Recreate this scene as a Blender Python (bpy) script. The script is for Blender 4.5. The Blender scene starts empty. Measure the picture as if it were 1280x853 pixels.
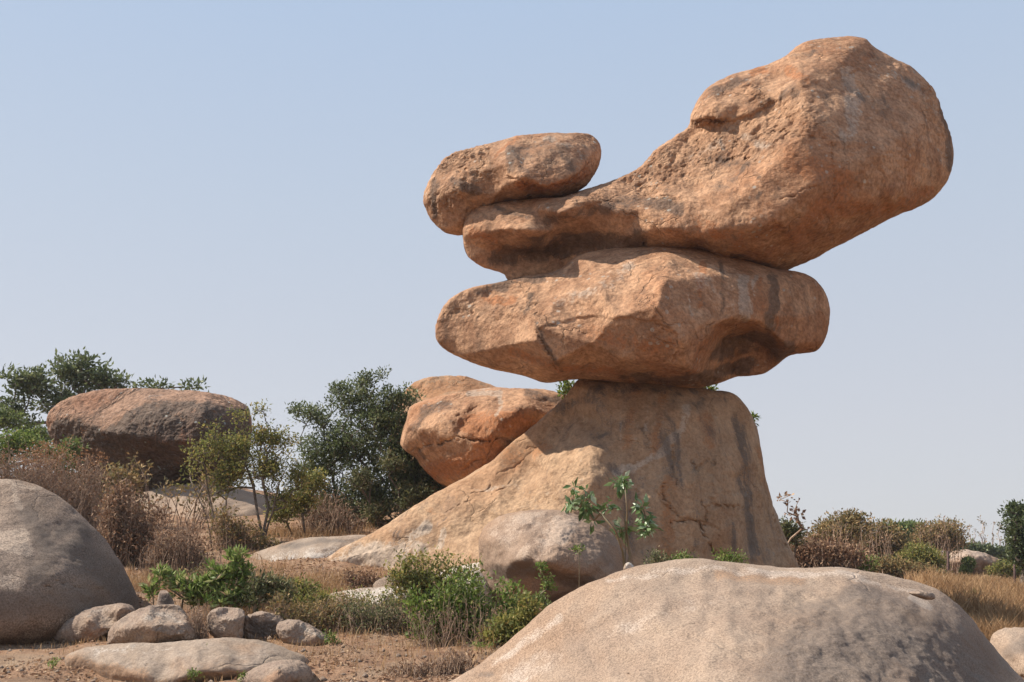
import bpy, bmesh, math, random
import numpy as np
from mathutils import Vector, geometry
random.seed(7); RNG = np.random.default_rng(7)
SC = bpy.context.scene; COL = SC.collection
R = math.radians

# ------------------------------------------------------------------ camera
F = 1300.0; CAMZ = 1.7; PITCH = math.atan((695-426.5)/F)
cam = bpy.data.cameras.new('camera'); camo = bpy.data.objects.new('camera', cam); COL.objects.link(camo)
camo.location = (0, 0, CAMZ); camo.rotation_euler = (R(90)+PITCH, 0, 0)
cam.sensor_width = 36; cam.lens = 36*F/1280; cam.clip_end = 6000; cam.clip_start = .1
SC.camera = camo
# ------------------------------------------------------------------ sky and sun
SUN_EL, SUN_AZ = 47.0, -8.0      # azimuth: degrees towards the viewer from due left
sv = Vector((-math.cos(R(SUN_EL))*math.cos(R(SUN_AZ)), -math.cos(R(SUN_EL))*math.sin(R(SUN_AZ)), math.sin(R(SUN_EL))))
W = bpy.data.worlds.new("World"); SC.world = W; W.use_nodes = True
nt = W.node_tree; nt.nodes.clear()
wo = nt.nodes.new('ShaderNodeOutputWorld'); bg = nt.nodes.new('ShaderNodeBackground')
sky = nt.nodes.new('ShaderNodeTexSky'); sky.sky_type = 'NISHITA'; sky.sun_disc = False
sky.sun_elevation = R(SUN_EL); sky.sun_rotation = math.atan2(sv.x, sv.y)
sky.air_density = 1.0; sky.dust_density = 2.2; sky.ozone_density = 1.5; sky.altitude = 1400
# dry-season haze: the same veil all the way round the sky, thicker towards the horizon
tc = nt.nodes.new('ShaderNodeTexCoord'); sx = nt.nodes.new('ShaderNodeSeparateXYZ'); nt.links.new(tc.outputs['Generated'], sx.inputs[0])
cr = nt.nodes.new('ShaderNodeValToRGB'); nt.links.new(sx.outputs['Z'], cr.inputs[0])
e = cr.color_ramp.elements
e[0].position = 0.0; e[0].color = (5.3, 5.3, 5.5, 1)
e[1].position = .62; e[1].color = (3.45, 4.65, 6.5, 1)
k = e.new(.12); k.color = (5.15, 5.25, 5.65, 1)
k = e.new(.32); k.color = (4.5, 5.1, 6.0, 1)
mx = nt.nodes.new('ShaderNodeMix'); mx.data_type = 'RGBA'; mx.inputs[0].default_value = .88
nt.links.new(sky.outputs[0], mx.inputs[6]); nt.links.new(cr.outputs[0], mx.inputs[7])
nt.links.new(mx.outputs[2], bg.inputs[0]); bg.inputs[1].default_value = .087
nt.links.new(bg.outputs[0], wo.inputs[0])
sl = bpy.data.lights.new('sun', 'SUN'); sl.energy = 5.; sl.angle = R(.6); sl.color = (1, .93, .82)
so = bpy.data.objects.new('sun', sl); COL.objects.link(so); so.rotation_euler = sv.to_track_quat('Z', 'Y').to_euler()
so.location = (-20, 0, 30)
SC.view_settings.view_transform = 'Standard'; SC.view_settings.look = 'None'
SC.view_settings.exposure = .54; SC.view_settings.gamma = 1
SC.cycles.max_bounces = 6; SC.cycles.diffuse_bounces = 2; SC.cycles.transparent_max_bounces = 6

# ------------------------------------------------------------------ helpers
cp, sp_ = math.cos(PITCH), math.sin(PITCH)
def PA(u, v, Y):
    """photo pixel + distance -> world points (arrays)"""
    u = np.asarray(u, float); v = np.asarray(v, float); Y = np.asarray(Y, float)
    a = (u-640)/F; b = -(v-426.5)/F
    dy = cp - b*sp_; dz = sp_ + b*cp
    t = Y/dy
    return np.stack([a*t, Y+0*a, CAMZ+dz*t], -1)
def P(u, v, Y): return PA(u, v, Y)
def pxm(Y): return Y/F
def _h(i, seed):
    i = (i ^ (i >> 16))*np.uint32(0x45d9f3b); i = (i ^ (i >> 15))*np.uint32(0x2c1b3c6d) + np.uint32(seed)
    return (i ^ (i >> 13))
def perlin(p, seed=0):
    p = np.asarray(p, np.float64); f = np.floor(p); t = p-f; I = f.astype(np.int64).astype(np.uint32)
    w = t*t*t*(t*(t*6-15)+10); out = 0
    for dx in (0, 1):
        for dy in (0, 1):
            for dz in (0, 1):
                with np.errstate(over='ignore'):
                    h = _h((I[:, 0]+np.uint32(dx))*np.uint32(73856093) ^ (I[:, 1]+np.uint32(dy))*np.uint32(19349663) ^ (I[:, 2]+np.uint32(dz))*np.uint32(83492791), seed)
                gx = ((h & 1023)/511.5-1); gy = (((h >> 10) & 1023)/511.5-1); gz = (((h >> 20) & 1023)/511.5-1)
                d = gx*(t[:, 0]-dx)+gy*(t[:, 1]-dy)+gz*(t[:, 2]-dz)
                out = out + d*(w[:, 0] if dx else 1-w[:, 0])*(w[:, 1] if dy else 1-w[:, 1])*(w[:, 2] if dz else 1-w[:, 2])
    return out
def fbm(p, o=4, s=0, gain=.5, ridged=False):
    a = 1.; r = 0; q = np.array(p, float)
    for k in range(o):
        n = perlin(q, s+k*17)
        r = r + a*((.35-np.abs(n)) if ridged else n); q = q*2.03+7.7; a *= gain
    return r
def tag(o, label=None, cat=None, group=None, kind=None):
    if label: o['label'] = label
    if cat: o['category'] = cat
    if group: o['group'] = group
    if kind: o['kind'] = kind
    return o
def mesh_obj(name, V, Fc, mat, parent=None, loc=None, smooth=False, attrs=None):
    """V Nx3, Fc MxK (K=3 or 4)"""
    V = np.asarray(V, np.float32); Fc = np.asarray(Fc, np.int32); K = Fc.shape[1]
    if loc is not None: V = V-np.asarray(loc, np.float32)
    me = bpy.data.meshes.new(name); me.vertices.add(len(V)); me.vertices.foreach_set('co', V.ravel())
    me.loops.add(Fc.size); me.loops.foreach_set('vertex_index', Fc.ravel())
    me.polygons.add(len(Fc)); me.polygons.foreach_set('loop_start', np.arange(0, Fc.size, K, dtype=np.int32))
    me.polygons.foreach_set('loop_total', np.full(len(Fc), K, np.int32))
    if smooth: me.polygons.foreach_set('use_smooth', np.ones(len(Fc), bool))
    for an, (ty, data) in (attrs or {}).items():
        at = me.attributes.new(an, ty, 'POINT')
        at.data.foreach_set('color' if ty == 'FLOAT_COLOR' else 'value', np.asarray(data, np.float32).ravel())
    me.update(calc_edges=True); me.materials.append(mat)
    o = bpy.data.objects.new(name, me); COL.objects.link(o)
    if loc is not None: o.location = [float(c) for c in loc]
    if parent is not None: o.parent = parent
    return o
def empty(name, loc):
    o = bpy.data.objects.new(name, None); COL.objects.link(o); o.location = [float(c) for c in loc]
    o.empty_display_size = .2; return o

# ------------------------------------------------------------------ materials
class NT:
    def __init__(s, name):
        s.m = bpy.data.materials.new(name); s.m.use_nodes = True; s.t = s.m.node_tree; s.t.nodes.clear()
        s.out = s.t.nodes.new('ShaderNodeOutputMaterial')
    def n(s, ty, **kw):
        x = s.t.nodes.new(ty)
        for k, v in kw.items(): setattr(x, k, v)
        return x
    def put(s, inp, v):
        if hasattr(v, 'is_linked') or isinstance(v, bpy.types.NodeSocket): s.t.links.new(v, inp)
        elif isinstance(v, (tuple, list)) and len(v) == 3 and inp.type == 'RGBA': inp.default_value = (*v, 1)
        else: inp.default_value = v
    def noise(s, co, scale, detail=4, rough=.55, dist=0):
        x = s.n('ShaderNodeTexNoise'); s.put(x.inputs['Vector'], co); x.inputs['Scale'].default_value = scale
        x.inputs['Detail'].default_value = detail; x.inputs['Roughness'].default_value = rough; x.inputs['Distortion'].default_value = dist
        return x.outputs['Fac']
    def mapr(s, v, a, b, c=0, d=1, smooth=True):
        x = s.n('ShaderNodeMapRange'); x.interpolation_type = 'SMOOTHSTEP' if smooth else 'LINEAR'
        s.put(x.inputs['Value'], v)
        for i, q in zip((1, 2, 3, 4), (a, b, c, d)): s.put(x.inputs[i], q)
        return x.outputs[0]
    def math(s, op, a, b=0., c=0.):
        x = s.n('ShaderNodeMath', operation=op); s.put(x.inputs[0], a); s.put(x.inputs[1], b)
        if op in ('MULTIPLY_ADD',): s.put(x.inputs[2], c)
        return x.outputs[0]
    def mix(s, f, a, b, mode='MIX'):
        x = s.n('ShaderNodeMix', data_type='RGBA', blend_type=mode); s.put(x.inputs[0], f); s.put(x.inputs[6], a); s.put(x.inputs[7], b)
        return x.outputs[2]
    def mapping(s, co, sc, rot=(0, 0, 0)):
        x = s.n('ShaderNodeMapping'); s.put(x.inputs[0], co); x.inputs['Scale'].default_value = sc; x.inputs['Rotation'].default_value = rot
        return x.outputs[0]

def rock_mat(name, light, mid, orange, dark, pale, grain=14., speck=.5, streak=.35, bump=.05, big=.5, lichen=0., pits=0., coarse=1.2, sheet=7., fb=(.5, .32, .18), dk=.82):
    light, mid, orange, pale = [tuple(q*k for q, k in zip(c_, (.85, .845, .865))) for c_ in (light, mid, orange, pale)]
    g = NT(name); co = g.n('ShaderNodeTexCoord').outputs['Object']
    at = g.n('ShaderNodeAttribute', attribute_name='stain_shade'); sr = g.n('ShaderNodeSeparateColor'); g.t.links.new(at.outputs['Color'], sr.inputs[0])
    rough = at.outputs['Alpha']
    nb = g.noise(co, big, 5, .6, .3); nm = g.noise(co, 2.1, 9, .62, .2); nf = g.noise(co, grain, 6, .7); ng = g.noise(co, grain*2.3, 3, .6)
    st = g.noise(g.mapping(co, (3.2, 3.2, .28)), 1.0, 6, .6, .4)
    st2 = g.noise(g.mapping(co, (9, 9, .7)), 1.0, 5, .6, .2)
    brk = g.math('MULTIPLY_ADD', nm, fb[0], g.math('MULTIPLY_ADD', nf, fb[1], g.math('MULTIPLY', ng, fb[2])))
    c = g.mix(g.mapr(nm, .34, .64), mid, light)
    c = g.mix(g.math('MULTIPLY', g.mapr(nb, .48, .68), .55), c, orange)
    # mineral streaks running down the rock
    c = g.mix(g.math('MULTIPLY', g.mapr(st, .55, .66), streak), c, dark)
    c = g.mix(g.math('MULTIPLY', g.mapr(st2, .58, .75), streak*.6), c, pale)
    def mask(ch, lo=.33, hi=.62, k=1., nz=None):
        return g.mapr(g.math('MULTIPLY', ch, g.math('ADD', 1., g.math('MULTIPLY', g.math('SUBTRACT', nz or brk, .5), 6.5*k))), lo, hi)
    wob = g.math('MULTIPLY_ADD', st, .4, g.math('MULTIPLY_ADD', nm, .2, g.math('MULTIPLY_ADD', nf, .26, g.math('MULTIPLY', ng, .14))))
    c = g.mix(g.math('MULTIPLY', mask(sr.outputs[1]), .8), c, orange)
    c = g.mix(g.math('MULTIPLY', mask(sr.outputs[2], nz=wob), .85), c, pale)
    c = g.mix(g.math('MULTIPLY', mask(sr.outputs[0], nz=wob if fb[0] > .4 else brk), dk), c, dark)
    # crystals and weathered grain
    c = g.mix(1., c, g.mix(g.mapr(nf, .33, .67), (1-speck*.75,)*3, (1+speck*.35,)*3), 'MULTIPLY')
    c = g.mix(g.math('MULTIPLY', g.mapr(ng, .56, .76), speck*.7), c, dark)
    c = g.mix(g.math('MULTIPLY', g.mapr(ng, .38, .28), speck*.45), c, pale)
    if lichen > 0:
        v = g.n('ShaderNodeTexVoronoi'); g.put(v.inputs['Vector'], co); v.inputs['Scale'].default_value = 5.5
        lm = g.math('MULTIPLY', g.mapr(v.outputs['Distance'], .26, .16), g.mapr(g.noise(co, 1.3, 4, .6), .52, .62))
        c = g.mix(g.math('MULTIPLY', g.math('MULTIPLY', lm, g.mapr(nf, .38, .5)), lichen), c, (.42, .44, .40))
    b = g.n('ShaderNodeBsdfPrincipled'); g.put(b.inputs['Base Color'], c); b.inputs['Roughness'].default_value = .88
    b.inputs['Specular IOR Level'].default_value = .18
    # relief
    rr = g.math('MULTIPLY_ADD', rough, 1.6, 1.)
    h = g.math('MULTIPLY_ADD', nf, .5, g.math('MULTIPLY', g.noise(co, grain*.33, 8, .68, .3), coarse))
    h = g.math('MULTIPLY_ADD', ng, .3, h)
    h = g.math('MULTIPLY', h, rr)
    fl = g.noise(co, big*2.6, 9, .62, .5)
    sn = g.n('ShaderNodeMath', operation='SNAP'); g.put(sn.inputs[0], fl); sn.inputs[1].default_value = .085
    h = g.math('MULTIPLY_ADD', g.math('MULTIPLY', sn.outputs[0], g.mapr(nb, .4, .6)), sheet, h)
    if pits > 0:
        v2 = g.n('ShaderNodeTexVoronoi'); g.put(v2.inputs['Vector'], co); v2.inputs['Scale'].default_value = 7.
        pm = g.math('MULTIPLY', g.mapr(v2.outputs['Distance'], .42, .1), g.mapr(g.math('ADD', rough, g.math('MULTIPLY', g.math('SUBTRACT', nm, .5), 1.2)), .35, .8))
        h = g.math('MULTIPLY_ADD', pm, -pits, h)
    cr_ = g.n('ShaderNodeTexVoronoi', feature='DISTANCE_TO_EDGE'); 
    wv = g.n('ShaderNodeVectorMath', operation='MULTIPLY_ADD'); nv = g.n('ShaderNodeTexNoise'); g.put(nv.inputs['Vector'], co); nv.inputs['Scale'].default_value = 1.6; nv.inputs['Detail'].default_value = 5
    g.put(wv.inputs[0], nv.outputs['Color']); wv.inputs[1].default_value = (1.1, 1.1, 1.1); g.put(wv.inputs[2], co)
    g.put(cr_.inputs['Vector'], wv.outputs[0]); cr_.inputs['Scale'].default_value = .62
    ck = g.math('MULTIPLY', g.mapr(cr_.outputs['Distance'], .018, .0), g.mapr(g.noise(co, .9, 3, .5), .53, .6))
    h = g.math('MULTIPLY_ADD', ck, -.8, h)
    bp = g.n('ShaderNodeBump'); bp.inputs['Distance'].default_value = bump; bp.inputs['Strength'].default_value = 1.; g.put(bp.inputs['Height'], h)
    g.put(b.inputs['Normal'], bp.outputs[0]); g.t.links.new(b.outputs[0], g.out.inputs[0])
    return g.m

def leaf_mat(name, cols, trans=.35, gloss=.35):
    """cols: list of (pos, rgb) along the per-leaf tint"""
    g = NT(name); at = g.n('ShaderNodeAttribute', attribute_name='tint')
    r = g.n('ShaderNodeValToRGB'); g.t.links.new(at.outputs['Fac'], r.inputs[0]); el = r.color_ramp.elements
    el[0].position = cols[0][0]; el[0].color = (*cols[0][1], 1); el[1].position = cols[-1][0]; el[1].color = (*cols[-1][1], 1)
    for p, c in cols[1:-1]: q = el.new(p); q.color = (*c, 1)
    b = g.n('ShaderNodeBsdfPrincipled'); g.put(b.inputs['Base Color'], r.outputs[0]); b.inputs['Roughness'].default_value = 1-gloss
    b.inputs['Specular IOR Level'].default_value = .35
    t = g.n('ShaderNodeBsdfTranslucent'); g.put(t.inputs[0], r.outputs[0]); m = g.n('ShaderNodeMixShader'); m.inputs[0].default_value = trans
    g.t.links.new(b.outputs[0], m.inputs[1]); g.t.links.new(t.outputs[0], m.inputs[2]); g.t.links.new(m.outputs[0], g.out.inputs[0])
    return g.m
def plain_mat(name, c1, c2, scale=6., rough=.8, bump=.01):
    g = NT(name); co = g.n('ShaderNodeTexCoord').outputs['Object']; nz = g.noise(co, scale, 7, .65)
    b = g.n('ShaderNodeBsdfPrincipled'); g.put(b.inputs['Base Color'], g.mix(g.mapr(nz, .35, .65), c1, c2)); b.inputs['Roughness'].default_value = rough
    bp = g.n('ShaderNodeBump'); bp.inputs['Distance'].default_value = bump; g.put(bp.inputs['Height'], nz); g.put(b.inputs['Normal'], bp.outputs[0])
    g.t.links.new(b.outputs[0], g.out.inputs[0]); return g.m

M = {}
M['stack'] = rock_mat('weathered orange granite', (.60, .35, .20), (.38, .20, .108), (.42, .17, .07), (.085, .062, .05), (.50, .37, .27), 13, .45, .28, .034, .45, .5, 1.6, sheet=4.5, dk=.7)
M['base'] = rock_mat('smooth tan granite', (.55, .36, .215), (.42, .26, .15), (.42, .20, .09), (.125, .10, .085), (.55, .43, .32), 16, .36, .28, .024, .4, .15, .5, sheet=5.)
M['dome'] = rock_mat('pinkish tan granite', (.45, .33, .235), (.36, .255, .18), (.42, .255, .15), (.135, .11, .095), (.58, .46, .36), 78, .62, .0, .007, .6, 0, .4, coarse=.3, sheet=3., fb=(.15, .5, .35), dk=.62)
M['domeleft'] = rock_mat('grey brown granite', (.36, .265, .195), (.26, .19, .14), (.33, .21, .13), (.105, .085, .072), (.50, .38, .28), 48, .75, .0, .012, .8, 0, .4, coarse=.3, sheet=3., fb=(.2, .45, .35), dk=.62)
M['smallb'] = rock_mat('brown granite', (.38, .265, .185), (.31, .21, .145), (.40, .24, .14), (.12, .095, .08), (.52, .39, .29), 44, .38, .0, .009, .8, 0, .4, coarse=.3, sheet=2., fb=(.3, .4, .3), dk=.65)
M['slab'] = rock_mat('pale granite', (.42, .325, .245), (.33, .245, .175), (.40, .24, .14), (.13, .11, .095), (.62, .54, .45), 44, .38, .0, .009, 1.2, 0, .4, coarse=.3, sheet=3., fb=(.3, .4, .3), dk=.62)
M['stone'] = rock_mat('broken grey brown granite', (.40, .30, .22), (.30, .215, .16), (.34, .2, .12), (.09, .075, .065), (.46, .38, .30), 40, .42, .0, .014, 1.6, 0, .6, coarse=.35, sheet=4.)
M['rear'] = rock_mat('lichened dark granite', (.44, .26, .165), (.34, .20, .125), (.38, .16, .08), (.115, .085, .066), (.42, .36, .31), 9, .55, .4, .07, .5, .8, 1.2)
M['bark'] = plain_mat('grey brown bark', (.10, .07, .05), (.19, .145, .11), 14, .9, .02)
M['twig'] = plain_mat('dry twigs', (.22, .14, .095), (.42, .29, .20), 8, .9)
M['palebark'] = plain_mat('pale bare bark', (.36, .31, .30), (.50, .45, .43), 5, .8)
M['stem'] = plain_mat('brown green stem', (.13, .10, .05), (.20, .13, .07), 9, .7)

# ------------------------------------------------------------------ terrain
GC = [(-40, 853, 12), (100, 853, 12), (200, 853, 11.8), (400, 853, 11.7), (560, 850, 11.5), (20, 808, 14.2), (250, 812, 13.6), (400, 806, 14), (470, 800, 14), (560, 800, 13.8),
      (175, 770, 16), (200, 745, 17.3), (430, 744, 17.3), (600, 760, 16.5), (700, 768, 15.5), (340, 705, 20), (385, 717, 19), (500, 738, 17.8), (345, 672, 23.5),
      (450, 664, 25), (200, 725, 19), (100, 700, 21), (50, 655, 25), (60, 620, 29), (200, 625, 30), (150, 590, 34), (100, 588, 31), (0, 600, 32), (300, 640, 28), (560, 640, 27), (760, 640, 28),
      (990, 712, 21), (1050, 712, 30), (940, 715, 28), (1150, 730, 32), (1200, 792, 23.5), (1280, 786, 24), (1280, 745, 40), (1190, 728, 48), (1100, 722, 42), (1250, 733, 70), (1330, 760, 30)]
gp = [tuple(P(*c)) for c in GC]
gp += [(x, y, 0.) for x, y in ((0, 0), (6, 0), (-6, 0), (0, 5), (6, 6), (-7, 7), (10, 10), (3, 10), (6, 13), (14, 16), (20, 5), (0, -15), (25, 20))]
gp += [(-16, 12, .5), (-25, 20, 1.8), (-30, 34, 4.), (-45, 60, 5), (-20, 60, 4.2), (-90, 90, 2), (0, 60, 1.6), (-160, 20, 0), (0, 140, -.5), (80, 80, -.6), (160, 60, -.6), (200, 250, -.6), (-200, 250, -.6),
       (0, 400, -.6), (0, -150, 0), (200, -150, 0), (-200, -150, 0), (-500, 0, -.6), (500, 0, -.6), (0, 800, -.6), (1500, 1500, -.6), (-1500, 1500, -.6), (1500, -800, -.6), (-1500, -800, -.6), (0, 2600, -.6)]
gp = np.array(gp)
def _tw(): 
    D = np.linalg.norm(gp[:, None, :2]-gp[None, :, :2], axis=2); n = len(gp)
    A = np.zeros((n+1, n+1)); A[:n, :n] = -D-np.eye(n)*.02; A[:n, n] = 1; A[n, :n] = 1
    return np.linalg.solve(A, np.append(gp[:, 2], 0))
GW = _tw()
def gz(x, y):
    x = np.atleast_1d(np.asarray(x, float)); y = np.atleast_1d(np.asarray(y, float)); out = np.empty(x.shape)
    for i in range(0, len(x), 20000):
        D = np.hypot(x[i:i+20000, None]-gp[None, :, 0], y[i:i+20000, None]-gp[None, :, 1])
        out[i:i+20000] = -D@GW[:-1]+GW[-1]
    q = np.stack([x, y, 0*x], 1)
    near = np.exp(-np.hypot(x, y-15)/60)
    return out + near*(.16*fbm(q*.45, 3, 5)+.05*fbm(q*2.3, 4, 9))
def gz1(x, y): return float(gz(x, y)[0])
def axis(c, lo, hi, fine, r0, r1, g=1.13):
    a = list(np.arange(r0, r1, fine)); d = fine
    while a[-1] < hi: d *= g; a.append(a[-1]+d)
    d = fine
    while a[0] > lo: d *= g; a.insert(0, a[0]-d)
    return np.array(a)
X = axis(0, -3000, 3000, .11, -10, 4); Yy = axis(0, -900, 4500, .11, 10.5, 21)
gx, gy = np.meshgrid(X, Yy, indexing='ij'); nx, ny = gx.shape
zz = gz(gx.ravel(), gy.ravel())
V = np.stack([gx.ravel(), gy.ravel(), zz], 1); I = np.arange(nx*ny).reshape(nx, ny)
FQ = np.stack([I[:-1, :-1], I[1:, :-1], I[1:, 1:], I[:-1, 1:]], -1).reshape(-1, 4)
def in_field(x, y):   # dry meadow right of the rocks
    return np.clip((x-(.6+.35*y))/(1+.02*y), 0, 1)*np.clip((y-11)/3, 0, 1)
g = NT('sandy soil'); co = g.n('ShaderNodeTexCoord').outputs['Object']
at = g.n('ShaderNodeAttribute', attribute_name='field').outputs['Fac']
n1 = g.noise(co, .55, 6, .6, .4); n2 = g.noise(co, 5, 8, .68, .3); n3 = g.noise(co, 38, 5, .7); n4 = g.noise(co, 130, 3, .6)
c = g.mix(g.mapr(n2, .36, .62), (.23, .125, .075), (.345, .21, .13)); c = g.mix(g.math('MULTIPLY', g.mapr(n1, .5, .66), .7), c, (.31, .22, .15))
c = g.mix(g.math('MULTIPLY', g.mapr(n3, .56, .7), .6), c, (.13, .085, .055)); c = g.mix(g.math('MULTIPLY', g.mapr(n4, .6, .7), .5), c, (.45, .36, .26))
c = g.mix(g.math('MULTIPLY', g.mapr(g.noise(co, 1.7, 7, .65, .6), .52, .6), .5), c, (.20, .125, .08))
c = g.mix(g.math('MULTIPLY', g.mapr(g.noise(co, .9, 7, .65, .6), .56, .64), .55), c, (.37, .26, .175))
c = g.mix(at, c, g.mix(n2, (.36, .22, .09), (.24, .15, .07)))
b = g.n('ShaderNodeBsdfPrincipled'); g.put(b.inputs['Base Color'], c); b.inputs['Roughness'].default_value = .95; b.inputs['Specular IOR Level'].default_value = .1
h = g.math('MULTIPLY_ADD', n3, .5, n2); bp = g.n('ShaderNodeBump'); bp.inputs['Distance'].default_value = .045; g.put(bp.inputs['Height'], g.math('MULTIPLY_ADD', n4, .2, h)); g.put(b.inputs['Normal'], bp.outputs[0])
g.t.links.new(b.outputs[0], g.out.inputs[0]); M['soil'] = g.m
tag(mesh_obj('ground', V, FQ, M['soil'], smooth=True, attrs={'field': ('FLOAT', in_field(V[:, 0], V[:, 1]))}), kind='structure')

# ------------------------------------------------------------------ rocks
def blur(A, s):
    if s <= 0: return A
    r = int(3*s)+1; k = np.exp(-.5*(np.arange(-r, r+1)/s)**2); k /= k.sum()
    for ax in (0, 1):
        pad = [(0, 0), (0, 0)]; pad[ax] = (r, r); B = np.pad(A, pad, mode='edge')
        A = sum(k[i]*(B[i:i+A.shape[0], :] if ax == 0 else B[:, i:i+A.shape[1]]) for i in range(2*r+1))
    return A
def dist_poly(U, Vv, pts):
    d = np.full(U.shape, 1e9)
    if len(pts) == 1: return np.hypot(U-pts[0][0], Vv-pts[0][1])
    for (x0, y0), (x1, y1) in zip(pts[:-1], pts[1:]):
        dx, dy = x1-x0, y1-y0; t = np.clip(((U-x0)*dx+(Vv-y0)*dy)/(dx*dx+dy*dy+1e-9), 0, 1)
        d = np.minimum(d, np.hypot(U-x0-t*dx, Vv-y0-t*dy))
    return d
def inside(U, Vv, poly):
    c = np.zeros(U.shape, bool); n = len(poly)
    for i in range(n):
        x0, y0 = poly[i]; x1, y1 = poly[(i+1) % n]
        if y0 == y1: continue
        c ^= ((y0 > Vv) != (y1 > Vv)) & (U < (x1-x0)*(Vv-y0)/(y1-y0)+x0)
    return c
def catmull(pts, n):
    p = np.array(pts, float); m = len(p); out = []
    for i in range(m):
        a, b, c, d = p[(i-1) % m], p[i], p[(i+1) % m], p[(i+2) % m]
        t = np.linspace(0, 1, 24, endpoint=False)[:, None]
        out.append(.5*((2*b)+(-a+c)*t+(2*a-5*b+4*c-d)*t*t+(-a+3*b-3*c+d)*t**3))
    q = np.vstack(out); q = np.vstack([q, q[:1]]); L = np.append(0, np.cumsum(np.linalg.norm(np.diff(q, axis=0), axis=1)))
    s = np.linspace(0, L[-1], n, endpoint=False)
    return np.stack([np.interp(s, L, q[:, 0]), np.interp(s, L, q[:, 1])], 1)

def rock(name, label, cat, outline, Y, relief, mat, centre=None, back=2., n=2.6, nth=500, nf=100, sig=4., amp=.06, freq=1.2, fine=.012, cracks=(), plates=(), stains_shade=(), group=None, seed=1, parent=None, ridge=0., edge=.35, pit=.012, cuts=0, cutf=.84):
    ol = catmull(outline, nth)
    cx, cy = centre if centre else ol.mean(0)
    u0, v0 = ol.min(0)-12; u1, v1 = ol.max(0)+12
    st = 1. if (u1-u0) < 900 else 1.5
    us = np.arange(u0, u1, st); vs = np.arange(v0, v1, st); U, Vv = np.meshgrid(us, vs, indexing='ij')
    # relief: facets between control points (height in metres in front of the rock's middle plane)
    C = [(float(a), float(b), float(h)) for a, b, h in relief]
    hm = np.array([c[2] for c in C]); ca = np.array([(c[0], c[1]) for c in C])
    bd = [tuple(x) for x in catmull([(cx+(x-cx)*1.06, cy+(y-cy)*1.06) for x, y in outline], 26)]
    for x, y in bd:
        w = 1/((ca[:, 0]-x)**2+(ca[:, 1]-y)**2+1)**(1.5 if edge < .7 else 4); C.append((x, y, float((hm*w).sum()/w.sum())*edge+.06))
    for x, y in ((u0-40, v0-40), (u1+40, v0-40), (u0-40, v1+40), (u1+40, v1+40)): C.append((x, y, float(hm.mean())*edge))
    vc, ed, fc, *_ = geometry.delaunay_2d_cdt([Vector((a, b)) for a, b, h in C], [], [], 0, 1e-4)
    H = np.full(U.shape, np.nan); hz = {}
    Ca = np.array(C)
    vh = [Ca[np.argmin((Ca[:, 0]-p.x)**2+(Ca[:, 1]-p.y)**2), 2] for p in vc]
    for f in fc:
        (ax, ay), (bx, by), (qx, qy) = [vc[i] for i in f]; den = (by-qy)*(ax-qx)+(qx-bx)*(ay-qy)
        if abs(den) < 1e-9: continue
        i0, i1 = max(0, int((min(ax, bx, qx)-u0)/st)-1), int((max(ax, bx, qx)-u0)/st)+2
        j0, j1 = max(0, int((min(ay, by, qy)-v0)/st)-1), int((max(ay, by, qy)-v0)/st)+2
        Us, Vs = U[i0:i1, j0:j1], Vv[i0:i1, j0:j1]
        if Us.size == 0: continue
        l0 = ((by-qy)*(Us-qx)+(qx-bx)*(Vs-qy))/den; l1 = ((qy-ay)*(Us-qx)+(ax-qx)*(Vs-qy))/den; l2 = 1-l0-l1
        mk = (l0 >= -1e-6) & (l1 >= -1e-6) & (l2 >= -1e-6)
        H[i0:i1, j0:j1][mk] = (l0*vh[f[0]]+l1*vh[f[1]]+l2*vh[f[2]])[mk]
    H[np.isnan(H)] = float(hm.mean())
    # uneven facet edges: warp the lookup a little
    q = np.stack([U.ravel()/28, Vv.ravel()/28, 0*U.ravel()+seed], 1)
    wu = (fbm(q, 3, seed)*9).reshape(U.shape); wv = (fbm(q, 3, seed+50)*9).reshape(U.shape)
    def samp(A, uu, vv):
        a = np.clip((uu-u0)/st, 0, A.shape[0]-1.001); b_ = np.clip((vv-v0)/st, 0, A.shape[1]-1.001)
        i = a.astype(int); j = b_.astype(int); fa = a-i; fb = b_-j
        return A[i, j]*(1-fa)*(1-fb)+A[i+1, j]*fa*(1-fb)+A[i, j+1]*(1-fa)*fb+A[i+1, j+1]*fa*fb
    H = blur(H, sig*1.4/st); H = samp(H, U+wu*min(1, sig/4), Vv+wv*min(1, sig/4)); H = blur(H, sig*.5/st)
    Uw, Vw = U+wu*.8, Vv+wv*.8; mpx = Y/F
    wob = (fbm(np.stack([U.ravel()/7, Vv.ravel()/7, 0*U.ravel()+seed], 1), 3, seed+4)).reshape(U.shape)
    for pts, wd, dp in cracks: H = H-dp*.55*np.clip(.9+2.2*wob, 0, 1.4)*np.exp(-(dist_poly(U+wu*.7+wob*5, Vv+wv*.7-wob*5, pts)/(wd*.62))**2)
    for poly, dp in plates: H = H+blur(inside(U+wu*.7+wob*6, Vv+wv*.7+wob*4, poly).astype(float), 1.1)*dp*.7
    S = np.zeros(U.shape+(4,))
    for ch, pts, wd, sg in stains_shade:  # strokes hold real staining and, on some rocks, shade painted into the colour
        i = 'DOPR'.index(ch)
        if wd < 0: m_ = blur(inside(Uw, Vw, pts).astype(float), 4/st)*sg
        else: m_ = np.exp(-(dist_poly(Uw, Vw, pts)/wd)**2*1.3)*sg
        S[..., i] = np.maximum(S[..., i], m_)
    nb = max(14, nf//4)
    pw = 1.25+.18*n; rf = 1-(1-np.linspace(0, 1, nf+1)[1:])**pw; rb = 1-(1-np.linspace(0, 1, nb+1)[1:-1])**pw
    rho = np.concatenate([rf, rb[::-1]]); pr = np.clip(1-rho**n, 0, 1)**(1/n); pr[nf:] *= -1; ph = rho
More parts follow.
